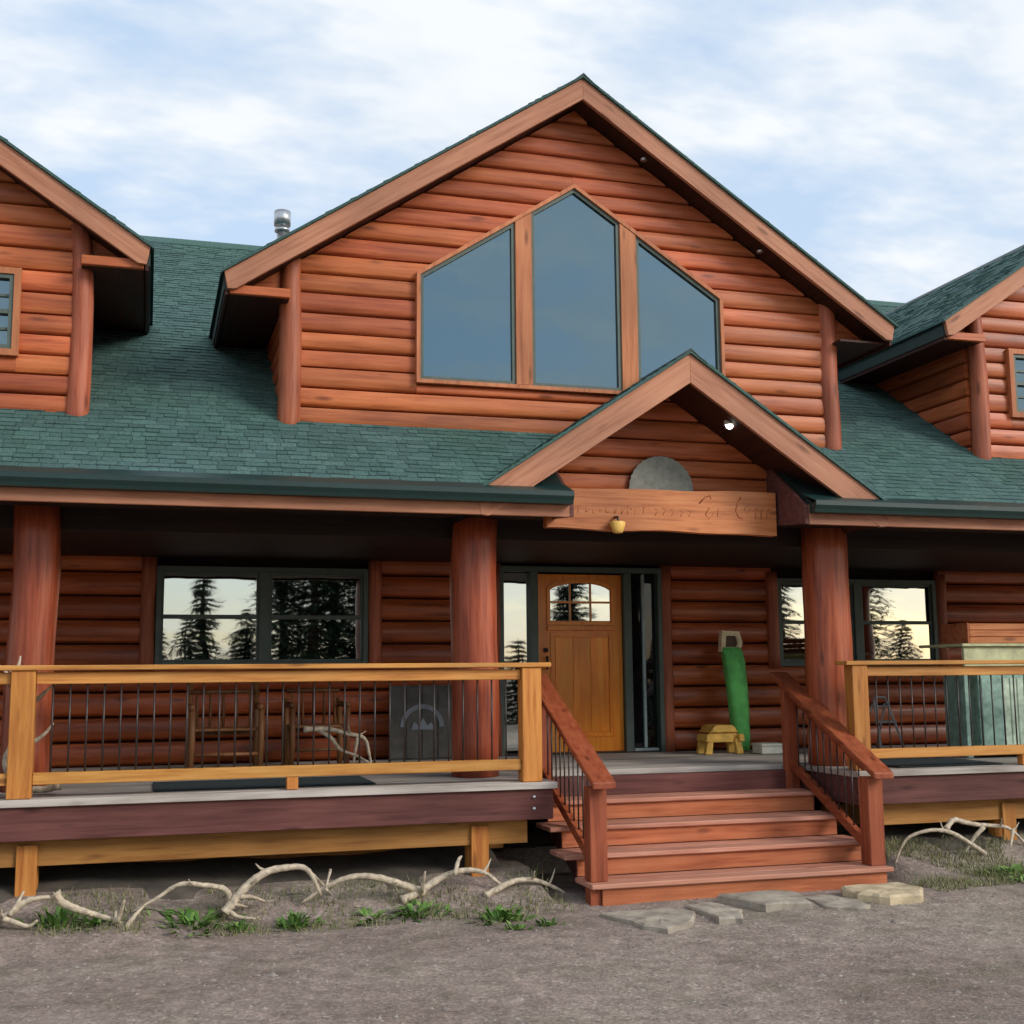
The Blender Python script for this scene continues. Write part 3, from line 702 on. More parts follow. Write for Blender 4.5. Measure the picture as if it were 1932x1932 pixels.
def place_main(u, v, hgt): return (u, EY-0.05+v*cs-hgt*sn, EZ-0.05*SL+v*sn+hgt*cs)
def keep_main(u, v):
    y = EY-0.05+v*cs; z = EZ+(y-EY)*SL
    if abs(u-CX) < GH-0.1 and y > GY+0.05 and y < 16.3: return False
    if abs(u-CX) < min(3.3, (7.57-z)/SL-0.05) and y > GY and z > 5.4: return False
    for dx, hf, ap in ((LDX, 1.6, 6.96), (RDX, 1.64, 6.91)):
        if abs(u-dx) < hf-0.1 and y > 11.0 and z < 5.6: return False
        if abs(u-dx) < min(2.12, (ap-z)/SL-0.05) and y > 11.0 and z > 5.56: return False
    if 3.42 < u < 5.75 and y < 10.62: return False
    if abs(u-ENX) < (ENA-z)/SL-0.06 and y < 11.0: return False
    return True
allsh = shingle_rows(HX0-0.4, HX1+0.4, (RIDGE_Y-EY+0.05)/cs, place_main, keep_main, 5)
def seen(s):
    p = Vector(place_main((s[0]+s[1])/2, (s[2]+s[3])/2, 0))-Vector((0, 0, EYE)); zc = p.dot(Fv)
    fx = p.dot(Rv)/zc*2320/966; fy = p.dot(Uv)/zc*2320/966
    return zc, abs(fx) < 1.0 and abs(fy) < 1.0
vis = sorted([(seen(s)[0]/((s[1]-s[0])+0.05)**0.5, i) for i, s in enumerate(allsh) if seen(s)[1]])[:300]
near = set(i for _, i in vis)
for i in sorted(near):
    Vv, Ff = wedge_mesh([allsh[i]], place_main); link('shingle', (lambda me: (me.from_pydata(Vv, [], Ff), me.update(), me)[2])(bpy.data.meshes.new('shingle')), 'shingle', roof)
Vv, Ff = wedge_mesh([s for i, s in enumerate(allsh) if i not in near], place_main)
tag(from_data('shingle_field', Vv, Ff, 'shingle', roof), kind='stuff')
# shingles of the gable roofs (left and right slopes)
def gable_shingles(r, cx, span, apex, yf, yb, seed, valley=True):
    for s, rr in ((-1, r[0]), (1, r[1])):
        def pl(u, v, hgt, s=s): return (cx+s*(span-v*cs)+s*hgt*sn, u, apex-span*SL+v*sn+hgt*cs+0.02)
        def kp(u, v):
            z = apex-span*SL+v*sn
            return (not valley) or u < EY+(z-EZ)/SL+0.15
        L = shingle_rows(yf-0.02, yb, span/cs-0.02, pl, kp, seed)
        if s == 1: seed += 1
        Vv, Ff = wedge_mesh(L, pl)
        if s == 1: Ff = [tuple(reversed(f)) for f in Ff]
        tag(from_data('shingle_field', Vv, Ff, 'shingle', rr), kind='stuff')
gable_shingles(rdr, RDX, 2.19, 6.91, 10.59, EY+(6.91-EZ)/SL, 21)
gable_shingles(ldr, LDX, 2.19, 6.96, 10.59, EY+(6.96-EZ)/SL, 41)
gable_shingles(mgr, CX, 3.34, 7.57, 10.59, 16.15, 51)
gable_shingles(enr, ENX, ENS, ENA, ENY, 10.9, 31, False)

# chimney pipe on the back slope
ch = tube('chimney_pipe', [(1.63, 16.6, 6.6), (1.63, 16.6, 8.02)], 0.075, 'steel', roof, 20)
tube('flue_cap', [(1.63, 16.6, 8.05), (1.63, 16.6, 8.25)], 0.115, 'steel', ch, 20)
tube('flue_collar', [(1.63, 16.6, 7.96), (1.63, 16.6, 8.0)], 0.105, 'steel', ch, 20)

# ------------------------------------------------------------------ deck
deck = empty('porch_deck', (0, 0, 0), 'raised porch deck with weathered grey boards and dark red fascia', 'deck')
DZ = 0.95; DL, DR = 3.30, 6.20; INY = 11.08
y = 9.965
k = 0
while y < 13.38:
    y1 = min(y+0.138, 13.40)
    if y < INY-0.03:
        box('plank', HX0, DL+0.03, y, y1, DZ-0.055, DZ+random.uniform(-0.002, 0.002), 'deck', deck); box('plank', DR-0.02, HX1, y, y1, DZ-0.055, DZ+random.uniform(-0.002, 0.002), 'deck', deck)
    else:
        for (a, b) in ((HX0, -1.6), (-1.596, 4.1), (4.104, 9.2), (9.204, HX1)):
            box('plank', a, b, y, y1, DZ-0.055, DZ+random.uniform(-0.002, 0.002), 'deck', deck)
    y += 0.143
fa = box('fascia_board', HX0, DL, 10.0, 10.045, 0.645, 0.893, 'fascia', deck)
fb = box('fascia_board', DR, HX1, 10.0, 10.045, 0.645, 0.893, 'fascia', deck)
box('side_fascia', DL-0.045, DL-0.001, 10.046, INY, 0.645, 0.893, 'fascia', deck)
box('side_fascia', DR+0.001, DR+0.045, 10.046, INY, 0.645, 0.893, 'fascia', deck)
box('stair_header', DL-0.04, DR+0.04, INY+0.03, INY+0.07, 0.60, 0.893, 'fascia', deck)
for zz in (0.735, 0.83):
    for xx in (3.13,):
        bm = bmesh.new(); bmesh.ops.create_uvsphere(bm, u_segments=12, v_segments=8, radius=0.017, matrix=Matrix.Translation((xx, 9.996, zz))); from_bm('bolt', bm, 'steel', fa, True)
    bm = bmesh.new(); bmesh.ops.create_uvsphere(bm, u_segments=12, v_segments=8, radius=0.015, matrix=Matrix.Translation((6.30, 9.996, zz))); from_bm('bolt', bm, 'steel', fb, True)
for (a, b) in ((HX0, 3.12), (6.38, HX1)):
    box('beam', a, b, 10.16, 10.25, 0.44, 0.643, 'pineb', deck)
    box('inner_beam', a, b, 10.9, 10.98, 0.30, 0.56, 'pineb', deck)
    box('rear_beam', a, b, 12.2, 12.28, 0.40, 0.643, 'pineb', deck)
for x in (-4.4, -0.82, 2.70, 7.9, 11.5):
    box('support_post', x-0.075, x+0.075, 10.13, 10.155, 0.0, 0.60, 'pinez', deck)
    box('support_post', x-0.075, x+0.075, 10.252, 10.36, 0.0, 0.62, 'pinez', deck)
x = HX0+0.2
while x < HX1:
    if not (3.2 < x < 6.3): box('joist', x, x+0.04, 10.26, 13.3, 0.66, 0.892, 'pineb', deck, 0)
    x += 0.6
# thin dark teal sheets lying flat on the deck boards
m1 = box('deck_sheet', 0.08, 1.85, 10.27, 11.1, DZ+0.004, DZ+0.014, 'dark_sheet', None); tag(m1, 'dark teal sheet on the deck behind the left railing', 'mat')
m2 = box('deck_sheet', 6.75, 7.9, 10.16, 11.2, DZ+0.004, DZ+0.014, 'dark_sheet', None); tag(m2, 'dark teal sheet on the deck behind the right railing', 'mat')

# deck railings
def railing(x0, x1, posts, blocks, label, capx):
    r = empty('deck_railing', (0, 0, 0), label, 'railing', 'pine railings along the front of the deck')
    for (a, b) in posts: box('post', a, b, 10.02, 10.16, DZ+0.001, 1.902, 'pinez', r, 0.006)
    box('cap_rail', capx[0], capx[1], 10.0, 10.21, 1.903, 1.942, 'pine', r, 0.006)
    edges = sorted(posts); spans = []
    cur = x0
    for (a, b) in edges:
        if a > cur+0.05: spans.append((cur, a))
        cur = b
    if x1 > cur+0.05: spans.append((cur, x1))
    for (a, b) in spans:
        box('top_rail', a+0.002, b-0.002, 10.06, 10.13, 1.80, 1.888, 'pine', r, 0.005)
        box('bottom_rail', a+0.002, b-0.002, 10.05, 10.14, 1.05, 1.138, 'pine', r, 0.005)
        n = int((b-a)/0.127); d = (b-a)/(n+1)
        for i in range(n):
            xx = a+d*(i+1); bm = bmesh.new(); bm_tube(bm, [(xx, 10.095, 1.13), (xx, 10.095, 1.805)], 0.0075, 6); from_bm('baluster', bm, 'black_metal', r, True)
    for b in blocks: box('block', b-0.045, b+0.045, 10.05, 10.13, DZ+0.002, 1.048, 'pinez', r)
    return r
railing(-4.0, 3.05, [(-4.1, -3.94), (-0.975, -0.80), (3.045, 3.215)], (1.14, -2.4), 'pine deck railing left of the steps with thin metal balusters', (-4.1, 3.30))
railing(6.36, 12.0, [(6.205, 6.37), (9.9, 10.06)], (8.07,), 'pine deck railing right of the steps with thin metal balusters', (6.14, 12.0))

# ------------------------------------------------------------------ steps
steps = empty('wooden_steps', (4.8, 10.2, 0), 'five riser red brown wooden steps up to the deck', 'steps')
steps.location = (0, 0, 0)
RISE, RUN, TY, SX0, SX1 = 0.18, 0.39, 9.47, 3.38, 6.19
for i in range(4):
    zt = RISE*(i+1); yf = TY+RUN*i
    box('tread', SX0-(0.03 if i else -0.06), SX1, yf, yf+0.20, zt-0.04, zt, 'tread', steps, 0.008)
    box('tread', SX0-(0.03 if i else -0.06), SX1, yf+0.205, yf+0.41, zt-0.04, zt, 'tread', steps, 0.006)
    box('riser', SX0+(0.161 if i == 0 else 0.09), SX1-0.05, yf+0.035, yf+0.06, (zt-RISE+0.001) if i else -0.05, zt-0.041, 'step', steps)
box('riser', SX0+0.07, SX1-0.05, TY+RUN*4-0.01, TY+RUN*4+0.012, RISE*4+0.001, 0.894, 'fascia', steps)
for x in (SX0+0.22, SX1-0.20):
    P = [(TY+0.05, -0.05), (TY+0.05, RISE-0.042)]
    for i in range(1, 4): P += [(TY+RUN*i+0.065, RISE*i-0.042), (TY+RUN*i+0.065, RISE*(i+1)-0.042)]
    P += [(TY+RUN*4-0.02, RISE*4-0.042), (TY+RUN*4-0.02, RISE*2), (TY+0.45, -0.05)]
    prism('stringer', P, 'X', x, x+0.045, 'fascia', steps)
box('newel_foot', SX0+0.07, SX0+0.16, 9.535, 9.66, -0.05, RISE-0.042, 'railz', steps)
def stair_rail(xc, label):
    r = empty('stair_railing', (0, 0, 0), label, 'railing', 'red handrails either side of the steps')
    xa, xb = xc-0.075, xc+0.075
    box('newel', xa, xb, 9.58, 9.73, RISE+0.001, 0.93, 'railz', r, 0.006)
    box('newel', xa, xb, 11.0, 11.07, 0.70, 1.73, 'railz', r, 0.006)
    def zl(y): return 0.965+(y-9.5)*0.487
    P = [(9.45, zl(9.45)-0.02), (9.45, zl(9.45)+0.035), (11.25, zl(11.25)+0.035), (11.25, zl(11.25)-0.02)]
    prism('hand_rail', P, 'X', xc-0.09, xc+0.11, 'rail', r, 0.008)
    P = [(9.60, zl(9.60)-0.11), (9.60, zl(9.6)-0.022), (11.06, zl(11.06)-0.022), (11.06, zl(11.06)-0.11)]
    P = [(9.731, zl(9.731)-0.10), (9.731, zl(9.731)-0.022), (10.999, zl(10.999)-0.022), (10.999, zl(10.999)-0.10)]
    prism('under_rail', P, 'X', xc-0.03, xc+0.03, 'rail', r, 0.004)
    zb = lambda y: zl(y)-0.74
    P = [(9.731, zb(9.731)-0.05), (9.731, zb(9.731)+0.04), (10.999, zb(10.999)+0.04), (10.999, zb(10.999)-0.05)]
    prism('bottom_rail', P, 'X', xc-0.03, xc+0.03, 'rail', r, 0.004)
    for i in range(10):
        y = 9.83+0.117*i; bm = bmesh.new(); bm_tube(bm, [(xc, y, zb(y)+0.03), (xc, y, zl(y)-0.09)], 0.0075, 6); from_bm('baluster', bm, 'black_metal', r, True)
    return r
stair_rail(3.545, 'red wooden handrail with metal balusters on the left of the steps')
stair_rail(6.11, 'red wooden handrail with metal balusters on the right of the steps')

# ------------------------------------------------------------------ sign, plate, lamp
sx0, sx1 = 3.38, 5.66
sign = None
bm = bmesh.new(); n = 36; top = []; bot = []
for i in range(n+1):
    x = sx0+(sx1-sx0)*i/n
    top.append((x, 3.515+0.018*noise.noise(Vector((x*2, 1, 1)))+0.012*(x-4.5)))
    bot.append((x, 3.128+0.022*noise.noise(Vector((x*1.6, 8, 1)))+0.012*sin((x-3.4)*2.2)))
bm_prism(bm, bot+top[::-1], 'Y', 10.33, 10.43)
sign = from_bm('sign_board', bm, 'sign', None)
tag(sign, 'live edge carved wooden sign board hanging under the entry gable', 'sign')
def stroke(pts, r=0.010):
    bm = bmesh.new(); bm_tube(bm, [(x, 10.3345, z) for x, z in pts], r, 6); return from_bm('carved_mark', bm, 'carve', sign, True)
rs = random.Random(12)
# worn carving: small upright strokes left and centre, taller curls at the right
x = 3.62
while x < 4.34:
    h_ = rs.uniform(0.05, 0.085); z0_ = 3.285+rs.uniform(-0.01, 0.01)
    stroke([(x, z0_), (x+0.006, z0_+h_)], 0.006)
    if rs.random() < 0.7: stroke([(x, z0_+h_*rs.choice((0, 0.5, 1))), (x+0.045, z0_+h_*rs.choice((0, 0.5, 1)))], 0.006)
    x += rs.uniform(0.055, 0.085)
x = 4.42
while x < 4.82:
    h_ = rs.uniform(0.05, 0.08); z0_ = 3.28+rs.uniform(-0.01, 0.01)
    stroke([(x, z0_+h_), (x+0.04, z0_+h_), (x+0.005, z0_)], 0.006); x += rs.uniform(0.07, 0.09)
stroke([(4.87, 3.40), (4.93, 3.46), (4.98, 3.475), (4.99, 3.45)], 0.010); stroke([(4.93, 3.30), (4.97, 3.36), (5.01, 3.30), (4.96, 3.26), (4.93, 3.30)], 0.008)
stroke([(5.05, 3.28), (5.06, 3.36)], 0.007)
stroke([(5.30, 3.47), (5.26, 3.42), (5.24, 3.34), (5.27, 3.28), (5.31, 3.27)], 0.010); stroke([(5.33, 3.36), (5.36, 3.40), (5.39, 3.36), (5.36, 3.31), (5.33, 3.36)], 0.007)
for xx in (5.44, 5.50, 5.56): stroke([(xx, 3.27), (xx+0.005, 3.37), (xx+0.035, 3.36)], 0.008)
# half round toothed plate above the sign
P = [(4.25, 3.535), (4.89, 3.535)]
for i in range(0, 33):
    a = pi*i/32; rr = 0.32 if i % 2 else 0.327; P.append((4.57+rr*cos(a), 3.545+rr*sin(a)*0.98))
pl = prism('half_round_plate', P, 'Y', 10.50, 10.508, 'plate', None)
tag(pl, 'dull grey half round metal plate standing above the carved sign', 'plate')
# small amber lamp hanging in front of the sign edge
lamp = empty('hanging_lamp', (4.03, 10.28, 3.1), 'small amber lamp hanging at the lower edge of the carved sign', 'lamp'); lamp.location = (0, 0, 0)
bm = bmesh.new(); prof = [(0.05, 3.205), (0.085, 3.20), (0.095, 3.185), (0.07, 3.12), (0.06, 3.10), (0.03, 3.092)]
rg = [[bm.verts.new((4.03+r*0.78*cos(2*pi*k/16), 10.26+r*0.6*sin(2*pi*k/16), zz)) for k in range(16)] for r, zz in prof]
for a, b in zip(rg, rg[1:]):
    for k in range(16): bm.faces.new((a[k], a[(k+1) % 16], b[(k+1) % 16], b[k]))
bm.faces.new(rg[0]); bm.faces.new(rg[-1]); from_bm('lamp_shade', bm, 'amber', lamp, True)
tube('lamp_stem', [(4.03, 10.24, 3.20), (4.03, 10.26, 3.24), (4.03, 10.34, 3.25)], 0.012, 'black_metal', lamp)

# ------------------------------------------------------------------ antlers
ANT = {
 'A': (9.55, 'pale antler with three points at the far left of the yard edge', [(0.024, [(-1.10, 0.10), (-0.93, 0.17), (-0.87, 0.20), (-0.78, 0.27), (-0.68, 0.29), (-0.59, 0.29)]), (0.014, [(-0.87, 0.20), (-0.83, 0.26), (-0.79, 0.34)]), (0.016, [(-0.91, 0.18), (-0.83, 0.15), (-0.74, 0.12), (-0.68, 0.16)])]),
 'B': (9.50, 'pale antler sloping down to the right with two upright points', [(0.024, [(-0.57, 0.34), (-0.52, 0.27), (-0.41, 0.21), (-0.29, 0.16), (-0.16, 0.11), (-0.09, 0.07)]), (0.014, [(-0.09, 0.07), (-0.02, 0.15), (0.05, 0.21)]), (0.014, [(-0.15, 0.12), (-0.12, 0.20), (-0.10, 0.28)]), (0.012, [(-0.16, 0.11), (-0.16, 0.18)])]),
 'C': (9.75, 'thin greyish arched antler without points under the left deck', [(0.018, [(0.67, 0.12), (0.62, 0.26), (0.45, 0.31), (0.28, 0.33), (0.12, 0.24), (-0.05, 0.15)])]),
 'D': (9.70, 'big pale arched antler with forked points at its left foot', [(0.027, [(0.61, 0.10), (0.68, 0.18), (0.79, 0.29), (0.93, 0.37), (1.08, 0.39), (1.20, 0.385), (1.27, 0.32), (1.34, 0.17)]), (0.014, [(0.72, 0.21), (0.82, 0.19), (0.92, 0.14)]), (0.015, [(0.62, 0.13), (0.71, 0.07), (0.84, 0.05)]), (0.011, [(0.68, 0.16), (0.79, 0.11)])]),
 'E': (9.85, 'low arched antler with a crossed thin point, middle of the row', [(0.024, [(2.16, 0.14), (1.96, 0.22), (1.75, 0.29), (1.56, 0.30), (1.37, 0.23), (1.19, 0.11)]), (0.011, [(1.28, 0.32), (1.37, 0.23), (1.48, 0.10)]), (0.009, [(1.42, 0.35), (1.37, 0.23)])]),
 'F': (9.80, 'antler with a curled upright point in front of the deck support post', [(0.026, [(1.97, 0.09), (2.13, 0.15), (2.30, 0.23), (2.48, 0.28), (2.66, 0.26), (2.80, 0.16)]), (0.015, [(2.40, 0.27), (2.45, 0.37), (2.49, 0.39)]), (0.014, [(2.13, 0.15), (2.14, 0.32)])]),
 'G': (9.80, 'short curved antler lying beside the left foot of the steps', [(0.021, [(2.65, 0.09), (2.76, 0.13), (2.92, 0.18), (3.11, 0.17), (3.28, 0.10), (3.35, 0.06)]), (0.012, [(2.76, 0.13), (2.65, 0.09), (2.71, 0.06)])]),
 'H': (9.90, 'thin arched antler just right of the steps', [(0.018, [(7.43, 0.17), (7.37, 0.21), (7.24, 0.28), (7.05, 0.38), (6.91, 0.42), (6.76, 0.42), (6.60, 0.37), (6.52, 0.27), (6.46, 0.12)])]),
 'I': (9.95, 'many pointed antler at the right under the deck', [(0.020, [(7.06, 0.40), (7.17, 0.48), (7.32, 0.45), (7.47, 0.42), (7.67, 0.40), (7.79, 0.38), (7.90, 0.29), (8.01, 0.14)]), (0.017, [(7.47, 0.41), (7.36, 0.30), (7.24, 0.13)]), (0.013, [(7.79, 0.37), (7.63, 0.22)])]),
}
def antler(name, chains, label, group, swing=0.10, mat='bone'):
    bm = bmesh.new(); rn = random.Random(sum(map(ord, label)))
    for i, (r, pts) in enumerate(chains):
        ph = sum(p[0] for p in pts)
        P = smoothpath(pts, 5); n = len(P)
        rad = [1.32*r*(1.0-0.62*(k/(n-1))**1.4)*(1+0.08*sin(k*2.3)) for k in range(n)]
        if i == 0: rad[0] *= 1.35
        bm_tube(bm, P, rad, 9)
    main = smoothpath(chains[0][1], 5); r0 = chains[0][0]
    for _ in range(2):      # short side points
        a = main[int(len(main)*rn.uniform(0.2, 0.8))]; L = rn.uniform(0.07, 0.15)
        d = Vector((rn.uniform(-0.7, 0.7), rn.uniform(-1, 0.3), rn.uniform(-0.3, 0.8))).normalized()
        bm_tube(bm, smoothpath([a, a+d*L*0.6, a+d*L+Vector((0, 0, 0.02))], 3), [r0*0.6*(1-0.75*q/6) for q in range(7)], 7)
    o = from_bm(name, bm, mat, None, True); return tag(o, label, 'antler', group)
for k_, (Y, lab, chains) in ANT.items():
    ch3 = []
    for i, (r, pts) in enumerate(chains):
        m = len(pts)
        ch3.append((r, [(x, Y+0.10*sin((x-pts[0][0])*3)+(0.0 if i == 0 else (0.10 if i % 2 else -0.10)*(j/(m-1))), z) for j, (x, z) in enumerate(pts)]))
    antler('antler', ch3, lab, 'antlers along the foot of the deck')
yy = 10.36
antler('antler', [(0.022, [(-0.62, yy-0.05, 1.02), (-0.74, yy, 0.99), (-0.90, yy, 1.02), (-1.02, yy, 1.18), (-0.98, yy, 1.34), (-0.90, yy, 1.5), (-0.95, yy, 1.72), (-1.05, yy, 1.90), (-1.15, yy, 1.97)]),
                  (0.016, [(-0.92, yy, 1.62), (-0.81, yy-0.02, 1.68), (-0.75, yy-0.04, 1.74), (-0.68, yy-0.06, 1.80)]),
                  (0.016, [(-0.95, yy, 1.32), (-0.82, yy-0.02, 1.36), (-0.74, yy-0.04, 1.42), (-0.68, yy-0.06, 1.50)]),
                  (0.014, [(-1.02, yy, 1.90), (-0.96, yy, 1.94), (-0.945, yy, 2.02)])], 'tall antler standing behind the left pine railing post', None)
antler('antler', [(0.020, [(1.46, 12.0, 1.34), (1.69, 12.0, 1.34), (1.89, 12.05, 1.29), (2.06, 12.1, 1.24), (2.11, 12.1, 1.09), (2.13, 12.1, 0.97)]), (0.016, [(1.60, 12.0, 1.33), (1.71, 11.9, 1.26), (1.80, 11.9, 1.15), (1.97, 11.9, 1.08), (2.15, 11.9, 0.97)]), (0.014, [(1.98, 12.0, 1.27), (1.93, 12.0, 0.96)])],
       'branching antler on the deck behind the left railing', None)

# ------------------------------------------------------------------ things on the deck
def pole(name, a, b, r, mat, parent, seg=8): return tube(name, [a, ((a[0]+b[0])/2+0.006, (a[1]+b[1])/2, (a[2]+b[2])/2), b], [r, r*1.04, r*0.96], mat, parent, seg)
def log_chair(x0, x1, y, label, back=1.80):
    c = empty('pole_chair', (0, 0, 0), label, 'chair')
    for x in (x0, x1):
        pole('back_post', (x, y+0.45, DZ), (x, y+0.55, back), 0.030, 'chairwood', c)
        pole('leg', (x, y, DZ), (x+0.01, y, 1.55), 0.028, 'chairwood', c)
        pole('armrest', (x, y-0.04, 1.56), (x, y+0.50, 1.56), 0.030, 'chairwood', c)
    for zz in (1.30, 1.70): pole('back_rail', (x0, y+0.50, zz), (x1, y+0.50, zz), 0.022, 'chairwood', c)
    pole('stretcher', (x0, y, 1.12), (x1, y, 1.12), 0.018, 'chairwood', c)
    for i in range(5):
        xx = x0+(x1-x0)*(i+0.5)/5; pole('back_spindle', (xx, y+0.50, 1.30), (xx, y+0.51, 1.70), 0.013, 'chairwood', c, 6)
    for i in range(5):
        yy = y+0.03+0.085*i; box('seat_slat', x0, x1, yy, yy+0.075, 1.335, 1.36, 'chairwood', c)
    return c
log_chair(0.42, 1.06, 12.1, 'rustic pole armchair on the deck under the left window')
log_chair(1.40, 1.95, 12.5, 'rustic pole armchair on the deck left of the dark panel', 1.62)
# dark panel with a round emblem leaning on the wall
pn = empty('leaning_panel', (0, 0, 0), 'dark weathered panel with pale round emblem leaning by the left column', 'panel')
box('panel_board', 2.50, 3.20, 13.10, 13.15, DZ+0.003, 1.74, 'chest', pn)
for i in range(4): box('panel_board', 2.505+0.174*i, 2.673+0.174*i, 13.085, 13.0995, DZ+0.02, 1.72, 'chest', pn)
P = [(2.62, 1.30), (3.08, 1.30)]+[(2.85+0.24*cos(pi*i/20), 1.32+0.24*sin(pi*i/20)) for i in range(21)]
prism('emblem_arch', [(2.85+0.24*cos(pi*i/20), 1.30+0.24*sin(pi*i/20)) for i in range(21)]+[(2.85+0.19*cos(pi*i/20), 1.30+0.19*sin(pi*i/20)) for i in range(20, -1, -1)], 'Y', 13.075, 13.0845, 'emblem', pn)
prism('emblem_mark', [(2.72, 1.27), (2.76, 1.36), (2.81, 1.31), (2.86, 1.40), (2.91, 1.31), (2.95, 1.35), (2.99, 1.27)], 'Y', 13.075, 13.0845, 'emblem', pn)
# tall green cover with tan head
gcov = empty('green_cover', (0, 0, 0), 'tall narrow green canvas cover with square tan wooden head by the wall', 'cover')
bm = bmesh.new(); rings = []
for i, (zz, xx, w_, d_) in enumerate([(0.97, 6.575, 0.07, 0.06), (1.10, 6.57, 0.10, 0.085), (1.35, 6.565, 0.115, 0.10), (1.65, 6.56, 0.125, 0.105), (1.95, 6.545, 0.13, 0.11), (2.08, 6.535, 0.125, 0.105), (2.14, 6.53, 0.105, 0.09)]):
    rg_ = []
    for k in range(20):
        a = 2*pi*k/20; fold = 1+0.10*sin(5*a+i*0.5)+0.05*sin(9*a)
        rg_.append(bm.verts.new((xx+w_*cos(a)*fold, 12.95+d_*sin(a)*fold+0.03*i, zz)))
    rings.append(rg_)
for a, b in zip(rings, rings[1:]):
    for k in range(20): bm.faces.new((a[k], a[(k+1) % 20], b[(k+1) % 20], b[k]))
bm.faces.new(rings[0]); bm.faces.new(rings[-1]); from_bm('canvas_sleeve', bm, 'green_cloth', gcov, True)
hp = [(6.40, 2.09), (6.64, 2.09), (6.68, 2.19), (6.64, 2.325), (6.42, 2.335)]
ring('head_frame', hp, inset(hp, 0.055), 13.10, 13.18, 'tan', gcov); prism('head_centre', inset(hp, 0.054), 'Y', 13.13, 13.15, 'brown', gcov)
# yellow stool
st = empty('small_stool', (0, 0, 0), 'low yellow wooden stool beside the green cover', 'stool')
prism('seat', [(6.00, 1.19), (6.35, 1.19), (6.30, 1.24), (6.28, 1.27), (6.07, 1.27), (6.05, 1.24)], 'Y', 12.62, 12.92, 'yellow', st, 0.008)
prism('apron', [(5.98, 1.08), (6.38, 1.08), (6.34, 1.19), (6.02, 1.19)], 'Y', 12.66, 12.70, 'yellow', st, 0.006)
for s in (-1, 1):
    for yy in (12.63, 12.83):
        prism('leg', [(6.18+s*0.13, 1.12), (6.18+s*0.20, 1.12), (6.18+s*0.235, 0.952), (6.18+s*0.15, 0.952)], 'Y', yy, yy+0.06, 'yellow', st, 0.006)
    prism('arm_block', [(6.18+s*0.17, 1.09), (6.18+s*0.235, 1.09), (6.18+s*0.225, 1.17), (6.18+s*0.17, 1.17)], 'Y', 12.60, 12.86, 'yellow', st, 0.006)
# white box
wb = empty('white_box', (0, 0, 0), 'small flat white box on the deck at the right of the green cover', 'box')
box('box_body', 6.54, 6.83, 12.45, 12.68, DZ+0.003, DZ+0.085, 'white', wb, 0.006); box('box_lid', 6.53, 6.84, 12.44, 12.69, DZ+0.086, DZ+0.115, 'white', wb, 0.006)
# step ladder
sl_ = empty('step_ladder', (0, 0, 0), 'small silver folding step ladder behind the right railing', 'ladder')
for s in (-1, 1):
    tube('front_leg', [(8.10+s*0.15, 12.30, DZ+0.012), (8.11+s*0.085, 12.52, 1.50), (8.11+s*0.07, 12.54, 1.55)], 0.014, 'alu', sl_)
    tube('rear_leg', [(8.10+s*0.14, 12.85, DZ+0.012), (8.11+s*0.08, 12.56, 1.48)], 0.012, 'alu', sl_)
tube('top_bar', [(8.04, 12.54, 1.55), (8.18, 12.54, 1.55)], 0.014, 'alu', sl_)
box('step', 7.995, 8.22, 12.38, 12.50, 1.265, 1.29, 'alu', sl_)
box('step', 8.03, 8.19, 12.47, 12.56, 1.44, 1.46, 'alu', sl_)
# painted cabinet with counter and a wooden box
cb = empty('painted_cabinet', (0, 0, 0), 'teal painted plank cabinet with pale green counter at the right end of the deck', 'cabinet')
box('carcass', 8.23, 9.8, 10.92, 11.5, DZ+0.05, 1.80, 'teal', cb)
x = 8.51
while x < 9.75:
    box('door_plank', x, x+0.078, 10.89, 10.918, DZ+0.08, 1.765, 'paleteal', cb, 0.006); x += 0.086
box('side_door', 8.25, 8.50, 10.895, 10.918, DZ+0.08, 1.765, 'teal', cb, 0.006)
box('counter', 7.98, 9.85, 10.80, 11.55, 2.09, 2.12, 'palegreen', cb, 0.006)
box('apron', 8.02, 9.8, 10.84, 10.88, 1.88, 2.088, 'palegreen', cb, 0.005)
for x in (8.04, 9.7): box('leg', x, x+0.065, 10.885, 10.95, DZ+0.016, 1.879, 'teal', cb)
wbx = empty('wooden_crate', (0, 0, 0), 'warm brown wooden crate standing on the pale green counter', 'crate')
for i in range(3): box('crate_board', 8.12, 9.5, 10.86, 10.885, 2.123+0.07*i, 2.188+0.07*i, 'sign', wbx)
box('crate_end', 8.095, 8.118, 10.86, 11.3, 2.123, 2.335, 'step', wbx); box('crate_base', 8.12, 9.5, 10.886, 11.3, 2.123, 2.15, 'step', wbx)

